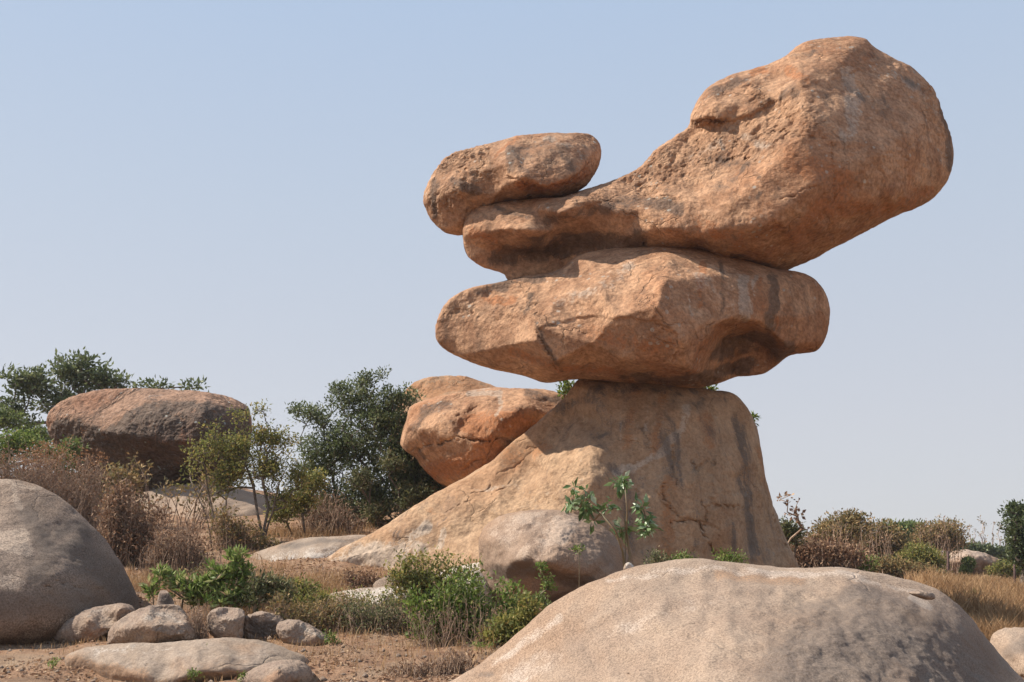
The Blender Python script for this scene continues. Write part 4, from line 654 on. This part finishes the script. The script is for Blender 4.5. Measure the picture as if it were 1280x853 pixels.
plant('dry_shrub', 'grey brown leafless brush left of the bright green shrub', 'shrub', (490, 802, 14.3), [(480, 770, 36, 20), (455, 780, 22, 18), (510, 785, 26, 16), (440, 765, 16, 12)], 560, 1.44, 0.05, (M['twig'], L['olive']), .1, 127, roots=46, spread=.6, r0=0.0053, trunk='stems', crown='foliage', wig=.03, direct=True)
plant('dry_shrub', 'low heap of reddish brown fallen twigs at the bottom edge by the dome', 'shrub', (535, 850, 11.9), [(530, 832, 40, 13), (575, 820, 28, 14), (500, 838, 22, 10)], 264, 0.252, 0.05, (M['twig'], L['dry']), .06, 128, roots=40, spread=.5, r0=0.0060, trunk='stems', crown='foliage', wig=.02, vertical=.3, direct=True)
plant('dry_shrub', 'reddish dry weeds along the toe of the pedestal slope', 'shrub', (458, 738, 17.8), [(460, 725, 24, 8), (440, 722, 10, 6)], 220, 1.8, 0.05625, (M['twig'], L['dry']), .08, 129, roots=26, spread=.32, r0=0.0045, trunk='stems', crown='foliage', direct=True)
plant('green_sprig', 'upright green sprig in front of the dark undercut of the brown boulder', 'plant', (682, 765, 14.4), [(678, 712, 7, 12), (684, 730, 8, 12), (676, 745, 6, 8)], 26, 10, .055, (M['stem'], L['bright']), .07, 130, roots=2, spread=.05, r0=.003, trunk='stem', crown='foliage')
plant('green_weed', 'dark green weed low between the brown boulder and the dome', 'plant', (672, 770, 14), [(685, 762, 14, 8), (672, 752, 8, 8)], 30, 9, .05, (M['stem'], L['mid']), .08, 131, roots=5, spread=.15, r0=.003, trunk='stems', crown='foliage')
plant('sapling', 'two stemmed sapling with broad drooping leaves in front of the pedestal', 'tree', (782, 712, 10.6), [(722, 612, 7, 8), (733, 628, 11, 14), (745, 648, 10, 7), (779, 605, 9, 5, 2.), (803, 636, 6, 6, 2.), (803, 656, 10, 9, 1.4), (778, 658, 8, 9), (760, 632, 5, 4, 1.2), (714, 628, 4, 6)], 37, 7.6, .098, (M['stem'], L['sapling']), .075, 132, roots=1, r0=.0042, aspect=.5, droop=.7, singles=True, expo=.4, wig=.02, spines=[[(778, 690), (766, 664), (750, 642), (738, 627)], [(787, 695), (784, 665), (781, 640), (780, 610)], [(781, 640), (770, 636)] ], deep=.6)
plant('green_weed', 'little green sprig growing on the front of the brown boulder', 'plant', (722, 700, 15.2), [(722, 686, 6, 7)], 9, 8, .045, (M['stem'], L['bright']), .05, 133, r0=.002, trunk='stem', crown='foliage')
for k, (u, v, w_, h_, lf, lab) in enumerate([(820, 705, 18, 12, 'olive', 'dull green weeds just right of the sapling below the pedestal face'), (852, 705, 18, 10, 'bright', 'ferny green weed behind the dome crest, centre of the pedestal foot'), (912, 702, 22, 9, 'bright', 'ferny green weed behind the dome crest near the right foot of the pedestal')]):
    plant('green_weed', lab, 'plant', (u, v+18, 15.6), [(u, v-5, w_, h_), (u+6, v-2, w_, h_*.6), (u, v+12, w_*1.1, 12, 2.)], 130, 9, .045, (M['stem'], L[lf]), .09, 134+k, roots=8, spread=.22, r0=.0025, trunk='stems', crown='foliage')
plant('green_sprig', 'leafy sprig showing in the gap between the middle boulder and the pedestal at left', 'plant', (705, 520, 23.4), [(708, 486, 7, 8)], 14, 14, .11, (M['stem'], L['bright']), .12, 138, r0=.006, trunk='stem', crown='foliage')
plant('green_sprig', 'small leaves peeping over the right top of the pedestal', 'plant', (884, 520, 23.4), [(884, 486, 10, 5), (872, 485, 8, 3)], 14, 14, .10, (M['stem'], L['bright']), .1, 139, r0=.006, trunk='stem', crown='foliage')
plant('green_sprig', 'leafy sprig sticking out from the right side of the pedestal', 'plant', (930, 570, 22.5), [(939, 526, 4, 8), (937, 536, 5, 7)], 14, 12, .10, (M['stem'], L['bright']), .1, 140, r0=.006, trunk='stem', crown='foliage')
# right background
plant('bare_tree', 'nearly leafless tree with a few dark leaves arching out right of the pedestal', 'tree', (960, 715, 26), [(985, 625, 14, 12), (998, 645, 16, 14), (1010, 665, 14, 8)], 16, 5, .11, (M['twig'], L['dry']), .1, 141, r0=.007, aspect=.7, roots=3, spread=.3)
plant('bush', 'small green bush against the lower right edge of the pedestal', 'bush', (985, 710, 27), [(984, 660, 16, 10), (990, 672, 14, 8)], 70, 18, .10, (M['bark'], L['olive']), .2, 142, roots=3, spread=.3)
plant('dry_shrub', 'wide brown leafless thicket right of the pedestal', 'shrub', (1020, 714, 30), [(1010, 685, 30, 16), (1045, 690, 34, 14), (985, 690, 16, 14), (1070, 695, 20, 10)], 384, 2.52, 0.1125, (M['twig'], L['dry']), .26, 143, roots=50, spread=1.6, r0=0.0120, trunk='stems', crown='foliage', direct=True)
BGT = [(1052, 712, 40, [(1052, 665, 34, 18), (1030, 675, 24, 14), (1065, 650, 18, 10)], 'rust', 'olive brown tree with dark leaf tufts, left end of the far right tree line', .14),
 (1100, 714, 44, [(1100, 672, 32, 18), (1085, 685, 28, 14), (1118, 685, 20, 14)], 'rust', 'rust brown round tree in the middle of the far right tree line', .15),
 (1126, 712, 75, [(1118, 664, 12, 6), (1137, 663, 20, 4), (1128, 675, 16, 10)], 'mid', 'flat topped dark green tree behind the rust brown trees', .28),
 (1176, 714, 55, [(1175, 665, 30, 14), (1160, 675, 18, 10), (1190, 678, 18, 10)], 'rust', 'umbrella shaped brown tree with see through branches left of the bare pale stems', .15),
 (1152, 724, 42, [(1150, 695, 20, 12), (1135, 703, 18, 9), (1165, 703, 14, 9)], 'yellow', 'light green bush before the umbrella shaped tree', .11),
 (1275, 728, 36, [(1275, 660, 20, 26), (1272, 640, 12, 10), (1290, 690, 30, 22)], 'dark', 'tall dark green tree cut by the right edge of the view', .14),
 (1245, 728, 52, [(1256, 712, 13, 10), (1241, 714, 6, 7), (1270, 712, 14, 12)], 'yellow', 'pale olive bush right of the lens shaped boulder', .11),
 (1212, 726, 54, [(1210, 704, 5, 5), (1206, 714, 4, 5)], 'mid', 'green bush growing against the face of the lens shaped boulder', .12),
 (1220, 720, 80, [(1215, 688, 26, 6), (1245, 693, 22, 7)], 'dark', 'low dark hedge like bush under the bare pale stems', .25)]
for k, (u, v, Yk, bl, lf, lab, ls) in enumerate(BGT):
    plant('tree' if 'tree' in lab else 'bush', lab, 'tree' if 'tree' in lab else 'bush', (u, v, Yk), bl, 330, 20, ls, (M['bark'], L[lf]), (.004 if 1200 < u < 1250 else .009)*Yk, 150+k, roots=1 if 'tree' in lab else 5, spread=.5, r0=.00028*Yk, sparse=.05, expo=.42)
plant('round_shrub', 'round vivid green shrub just above the dome skyline', 'bush', (1076, 716, 33), [(1077, 704, 17, 9), (1070, 700, 10, 8)], 130, 24, .09, (M['stem'], L['bright']), .2, 161, roots=5, spread=.3)
plant('dry_shrub', 'tawny dry bush left of the vivid green shrub', 'shrub', (1060, 716, 33.5), [(1055, 708, 14, 9)], 72, 2.94, 0.1, (M['twig'], L['yellow']), .2, 162, roots=10, spread=.4, trunk='stems', crown='foliage', direct=True)
plant('dry_shrub', 'brown scrub along the skyline between the vivid shrub and the lens boulder', 'shrub', (1120, 722, 38), [(1115, 708, 24, 9), (1145, 714, 24, 9), (1165, 722, 16, 8), (1095, 708, 18, 8), (1182, 728, 12, 7)], 520, 3.6, 0.125, (M['twig'], L['rust']), .26, 163, roots=40, spread=1.5, r0=0.0120, trunk='stems', crown='foliage', direct=True)
plant('dry_shrub', 'dark reddish scrub at the left foot of the small meadow dome', 'shrub', (1165, 736, 40), [(1162, 724, 18, 10), (1178, 730, 10, 8)], 176, 2.52, 0.125, (M['twig'], L['dry']), .24, 164, roots=22, spread=.9, r0=0.0120, trunk='stems', crown='foliage', direct=True)
for k, (u, t, s) in enumerate([(1212, 650, 0), (1217, 657, 1), (1226, 646, 1), (1231, 653, -1), (1240, 648, 2), (1248, 651, 3), (1256, 655, 4)]):
    plant('bare_tree', ['leftmost', 'second from left', 'third from left, thickest', 'middle', 'third from right', 'second from right', 'rightmost'][k]+' of the pale bare stems standing behind the meadow', 'tree', (u, 700, 95), [(u+s, t+6, 2.2, 7), (u+s*.5, t+22, 2, 8)], 14, 3, .22, (M['palebark'], L['rust']), .2, 170+k, group='bare pale stems behind the meadow', r0=.016, expo=.5, deep=1, wig=.02, sparse=.5)

plant('dry_shrub', 'bare branches with few leaves poking out above the olive brown far tree', 'shrub', (1050, 712, 39), [(1052, 655, 36, 16), (1075, 665, 20, 14)], 30, 1.5, .12, (M['twig'], L['rust']), .2, 200, spread=1., r0=.014, trunk='stems', crown='foliage', direct=True)
plant('dry_shrub', 'bare twiggy branches spreading above the rust brown far tree', 'shrub', (1105, 714, 43), [(1105, 668, 34, 16), (1085, 672, 18, 12)], 30, 1.5, .12, (M['twig'], L['dry']), .2, 201, spread=1., r0=.015, trunk='stems', crown='foliage', direct=True)
plant('dry_shrub', 'bare twigs fanning out through the umbrella shaped far tree', 'shrub', (1176, 714, 54), [(1176, 664, 32, 15)], 30, 1.5, .14, (M['twig'], L['dry']), .25, 202, spread=1., r0=.018, trunk='stems', crown='foliage', direct=True)
plant('dry_shrub', 'reddish brown bare stems rising through the bright green shrub', 'shrub', (570, 806, 13.6), [(560, 765, 44, 26), (610, 770, 34, 24), (520, 770, 20, 16)], 110, .5, .04, (M['twig'], L['dry']), .06, 203, spread=.6, r0=.004, trunk='stems', crown='foliage', direct=True)
plant('dry_shrub', 'straggly olive twigs between the dry bush and the bright green shrub', 'shrub', (465, 790, 14.9), [(460, 755, 30, 18), (440, 748, 20, 14), (490, 750, 18, 14)], 150, 2.2, .045, (M['twig'], L['yellow']), .08, 204, spread=.6, r0=.004, trunk='stems', crown='foliage', direct=True)
plant('dry_shrub', 'thin bare twigs sticking up behind the broad leaved green shoots', 'shrub', (270, 758, 15.9), [(270, 705, 40, 22), (320, 715, 26, 20)], 120, .8, .045, (M['twig'], L['rust']), .07, 205, spread=.5, r0=.004, trunk='stems', crown='foliage', direct=True)
plant('green_weed', 'loose yellow green weeds left of the whitish slab by the pedestal toe', 'plant', (400, 765, 16.2), [(395, 745, 24, 10), (370, 752, 18, 10)], 60, 3, .05, (M['stem'], L['yellow']), .07, 206, spread=.5, r0=.003, trunk='stems', crown='foliage', direct=True, leafy=True)

# far woodland, one mass round the horizon
rng = np.random.default_rng(5); n = 60000; a = rng.uniform(-math.pi, math.pi, n); rr = rng.uniform(230, 330, n); xx = rr*np.sin(a); yy = rr*np.cos(a)
hh = 4.6+2.2*fbm(np.stack([a*18, 0*a, 0*a], 1), 3, 4); pos = np.stack([xx, yy, -.6+rng.uniform(0, 1, n)**.8*hh], 1)
Vl, Fl = leaves(pos, rng.normal(size=(n, 3)), 1.5, 1.1, rng)
tag(mesh_obj('far_woodland', Vl, Fl, L['olive'], attrs={'tint': ('FLOAT', np.repeat(np.clip(rng.normal(.45, .2, n), 0, 1), 4))}), kind='stuff')

# ------------------------------------------------------------------ meadow, tufts, litter
L['straw'] = leaf_mat('golden dry grass', [(0, (.2, .11, .05)), (.5, (.38, .225, .11)), (1, (.55, .38, .21))], .35, .25)
def blades(x, y, hgt, wid, rng, z=None, lean=.25):
    n = len(x); z = gz(x, y) if z is None else z; an = rng.uniform(0, 2*math.pi, n); sx_ = np.cos(an)*wid/2; sy = np.sin(an)*wid/2
    h = hgt*rng.uniform(.55, 1.25, n); lx = rng.normal(size=n)*h*lean; ly = rng.normal(size=n)*h*lean
    b0 = np.stack([x-sx_, y-sy, z-.02], 1); b1 = np.stack([x+sx_, y+sy, z-.02], 1); m0 = np.stack([x+lx*.4-sx_*.8, y+ly*.4-sy*.8, z+h*.6], 1); m1 = np.stack([x+lx*.4+sx_*.8, y+ly*.4+sy*.8, z+h*.6], 1); t = np.stack([x+lx, y+ly, z+h], 1)
    V = np.stack([b0, b1, m1, m0, t], 1).reshape(-1, 3); I = np.arange(n)*5
    return V, np.vstack([np.stack([I, I+1, I+2], 1), np.stack([I, I+2, I+3], 1), np.stack([I+3, I+2, I+4], 1)])
rng = np.random.default_rng(12); n = 120000; y = 13.5+rng.uniform(0, 1, n)**1.3*60; x = (.34+rng.uniform(0, 1, n)*.28)*y
kp = in_field(x, y) > rng.uniform(0, .6, n); x, y = x[kp], y[kp]
Vg, Fg = blades(x, y, .30+.5*np.clip(fbm(np.stack([x*.8, y*.8, 0*x], 1), 3, 6), -.3, .5), .008+.0005*y, rng, lean=.45)
tag(mesh_obj('dry_grass', Vg, Fg, L['straw'], attrs={'tint': ('FLOAT', np.repeat(np.clip(.5+.5*fbm(np.stack([x*.5, y*.5, 0*x], 1), 3, 2)+rng.normal(size=len(x))*.16, 0, 1), 5))}), 'golden dry grass of the meadow', kind='stuff')
plant('green_weed', 'green bush patch standing in the golden meadow grass', 'plant', (1220, 768, 28), [(1218, 748, 9, 8), (1224, 757, 9, 7)], 90, 14, .08, (M['stem'], L['mid']), .16, 180, roots=6, spread=.3, trunk='stems', crown='foliage')
# dry tufts on the left ground
spots = [(100, 806, 14.5, 60, .08), (190, 808, 13.9, 50, .07), (250, 806, 13.9, 60, .1), (350, 812, 13.9, 60, .09), (150, 800, 14.6, 40, .08), (420, 725, 18.2, 220, .14), (300, 715, 19, 220, .16), (400, 735, 17.8, 200, .14), (480, 795, 14.2, 90, .14), (340, 820, 13, 60, .08), (600, 815, 12.9, 45, .18), (150, 745, 18.5, 120, .3), (430, 655, 25, 160, .2), (350, 665, 23.8, 160, .2), (430, 728, 18, 60, .16), (320, 690, 21, 80, .14), (400, 668, 23.5, 120, .2), (360, 668, 23, 80, .16), (440, 735, 17.6, 160, .16), (250, 735, 18, 90, .25), (180, 740, 18, 90, .25), (380, 745, 16.8, 130, .2), (560, 830, 12.6, 30, .2), (420, 820, 13.2, 20, .12), (300, 745, 16.5, 130, .22), (240, 845, 12.1, 50, .08), (330, 760, 15.6, 110, .2), (470, 810, 13.6, 20, .1)]
xs, ys, hs = [], [], []
for u, v, Yk, c_, h_ in spots:
    p = P(u, v, Yk); xs.append(p[0]+rng.normal(size=c_*4)*.55); ys.append(p[1]+rng.normal(size=c_*4)*.5); hs.append(np.full(c_*4, h_))
xs, ys, hs = map(np.concatenate, (xs, ys, hs)); Vg, Fg = blades(xs, ys, hs, .008, rng, lean=.45)
tag(mesh_obj('dry_tufts', Vg, Fg, L['straw'], attrs={'tint': ('FLOAT', np.repeat(rng.uniform(.1, 1, len(xs)), 5))}), 'dry straw tufts between the rocks', kind='stuff')
# leaf litter
n = 46000; y = rng.uniform(11, 26, n); x = -.52*y+rng.uniform(0, 1, n)*.62*y
dn = fbm(np.stack([x*.7, y*.7, 0*x], 1), 3, 8); kp = dn+rng.normal(size=n)*.16+.02*(y-14.5) > 0; x, y = x[kp], y[kp]; n = len(x)
d = rng.normal(size=(n, 3)); d[:, 2] *= .25; Vl, Fl = leaves(np.stack([x, y, gz(x, y)+.012], 1), d, .055, .03, rng)
tag(mesh_obj('leaf_litter', Vl, Fl, L['dry'], attrs={'tint': ('FLOAT', np.repeat(np.clip(rng.normal(.62, .25, n), 0, 1), 4))}), 'fallen brown leaves on the ground', kind='stuff')
# gravel
n = 5200; y = rng.uniform(10.8, 20, n); x = -.52*y+rng.uniform(0, 1, n)*.58*y; z = gz(x, y); s = .007+.045*rng.uniform(0, 1, n)**6
oc = np.array([[1, 0, 0], [0, 1, 0], [-1, 0, 0], [0, -1, 0], [0, 0, .7], [0, 0, -.7]]); of = np.array([[0, 1, 4], [1, 2, 4], [2, 3, 4], [3, 0, 4], [1, 0, 5], [2, 1, 5], [3, 2, 5], [0, 3, 5]])
Vg = (np.stack([x, y, z], 1)[:, None]+oc[None]*s[:, None, None]*rng.uniform(.6, 1.4, (n, 6, 1))).reshape(-1, 3)
tag(mesh_obj('gravel', Vg, (np.arange(n)[:, None, None]*6+of[None]).reshape(-1, 3), M['stone']), 'small loose gravel on the bare soil', kind='stuff')

# small green weeds by the slabs
for k, (u, v, Yk, w_, lab) in enumerate([(325, 851, 11.9, 9, 'tiny green weed at the left end of the small pinkish slab'), (305, 853, 11.8, 5, 'sprout hugging the bottom edge by the small pinkish slab'), (243, 850, 11.9, 8, 'pale green weed at the bottom edge below the long slab'), (258, 822, 12.6, 4, 'lone sprout growing out of the middle of the long slab'), (68, 838, 12.6, 5, 'lone green sprout on the bare soil left of the long slab'), (600, 815, 12.9, 20, 'green seedlings under the bright shrub')]):
    plant('green_weed', lab, 'plant', (u, v, Yk), [(u, v-7, w_, 6)], 16, 7, .035, (M['stem'], L['bright']), .05, 190+k, roots=4, spread=.05, r0=.0015, trunk='stems', crown='foliage')

# ------------------------------------------------------------------ fence posts
M['post'] = plain_mat('rusty post', (.06, .035, .03), (.12, .06, .05), 20, .8)
for u, v, t, Yk, lab in [(1185, 737, 690, 41, 'dark rusty post left of the small meadow dome'), (1268, 738, 700, 44, 'dark post in the scrub near the right edge'), (1101, 722, 709, 40, 'short post above the dome skyline beside the vivid green shrub')]:
    a, b = P(u, v, Yk), P(u, t, Yk); a[2] = gz1(a[0], a[1])-.1
    pts = np.stack([a, a*.5+b*.5+[.015, 0, 0], b, b+[0, 0, .03]]); Vt, Ft = tubes([(pts, [.055, .05, .048, .01])], 7)
    tag(mesh_obj('fence_post', Vt, Ft, M['post'], loc=a, smooth=False), lab, 'post')

# ------------------------------------------------------------------ two distant people
M['skin'] = plain_mat('brown skin', (.12, .06, .035), (.15, .08, .05), 5, .6, .001)
M['hair'] = plain_mat('black hair', (.012, .01, .01), (.02, .017, .015), 30, .8)
def skinned(name, verts, edges, radii, mat, parent, sub=2):
    me = bpy.data.meshes.new(name); me.from_pydata(verts, edges, []); o = bpy.data.objects.new(name, me); COL.objects.link(o)
    m = o.modifiers.new('skin', 'SKIN')
    if not me.skin_vertices: me.skin_vertices.new()
    for i, r_ in enumerate(radii): me.skin_vertices[0].data[i].radius = (r_, r_)
    me.skin_vertices[0].data[0].use_root = True
    o.modifiers.new('subdivision', 'SUBSURF').levels = sub; o.modifiers[-1].render_levels = sub
    me.materials.append(mat); o.parent = parent; return o
def person(base, rz, top, low, label):
    B = P(*base); B[2] = gz1(B[0], B[1]); r = empty('person', B); r.rotation_euler.z = rz; tag(r, label, 'person')
    v = [(0, 0, .95)]; e = []; ra = [.13]
    def add(p, q, rr): v.append(q); ra.append(rr); e.append((p, len(v)-1)); return len(v)-1
    w = add(0, (0, 0, 1.1), .125); c = add(w, (0, .01, 1.32), .15); n_ = add(c, (0, 0, 1.47), .055); hd = add(n_, (0, -.01, 1.56), .075); h2 = add(hd, (0, -.015, 1.64), .095); add(h2, (0, 0, 1.71), .06)
    add(h2, (0, -.12, 1.62), .018)
    for s in (-1, 1):
        a = add(c, (s*.17, 0, 1.4), .06); b_ = add(a, (s*.23, .02, 1.12), .042); d = add(b_, (s*.22, -.08, .88), .03); hnd = add(d, (s*.22, -.1, .80), .03)
        for f in range(4): k1 = add(hnd, (s*(.215+.004*f), -.13+.022*f, .74-.004*abs(f-1.5)), .009); add(k1, (s*(.205+.004*f), -.13+.022*f, .70), .008)
        add(hnd, (s*.2, -.15, .78), .010)
        l = add(0, (s*.1, 0, .84), .095); kx = add(l, (s*.11, -.02*s, .48), .062); an = add(kx, (s*.11, .02, .09), .04); add(an, (s*.12, -.15, .04), .035)
        add(hd, (s*.095, 0, 1.61), .015)
    skinned('body', v, e, ra, M['skin'], r)
    skinned('shirt', [(0, 0, .92), (0, 0, 1.12), (0, .01, 1.34), (0, 0, 1.45), (-.17, 0, 1.4), (-.23, .02, 1.14), (.17, 0, 1.4), (.23, .02, 1.14)], [(0, 1), (1, 2), (2, 3), (2, 4), (4, 5), (2, 6), (6, 7)], [.16, .15, .175, .075, .08, .06, .08, .06], top, r)
    skinned('trousers', [(0, 0, .97), (-.1, 0, .84), (-.11, .02, .48), (-.11, .02, .12), (.1, 0, .84), (.11, -.02, .48), (.11, .02, .12)], [(0, 1), (1, 2), (2, 3), (0, 4), (4, 5), (5, 6)], [.155, .12, .085, .065, .12, .085, .065], low, r)
    skinned('hair', [(0, .02, 1.66), (0, .03, 1.72), (0, .06, 1.62)], [(0, 1), (0, 2)], [.105, .07, .07], M['hair'], r)
person((1225, 733, 66), 1.0, plain_mat('maroon cloth', (.03, .012, .018), (.045, .02, .025)), plain_mat('black cloth', (.012, .012, .014), (.02, .02, .022)), 'distant standing person in dark maroon clothes below the lens shaped boulder')
person((1238, 733, 66.5), -.6, plain_mat('blue cloth', (.02, .035, .09), (.03, .05, .12)), plain_mat('navy cloth', (.012, .018, .035), (.02, .025, .045)), 'distant standing person in a blue top among the meadow bushes')

# ------------------------------------------------------------------ dry season haze
g = NT('haze'); pv = g.n('ShaderNodeVolumePrincipled'); pv.inputs['Color'].default_value = (.93, .94, .97, 1); pv.inputs['Density'].default_value = .00045; pv.inputs['Anisotropy'].default_value = .3
g.t.links.new(pv.outputs[0], g.out.inputs['Volume'])
hb = [(x, y, z) for z in (-4, 26) for y in (-60, 420) for x in (-330, 330)]
tag(mesh_obj('haze', hb, [[0, 2, 3, 1], [4, 5, 7, 6], [0, 1, 5, 4], [2, 6, 7, 3], [0, 4, 6, 2], [1, 3, 7, 5]], g.m), kind='stuff')
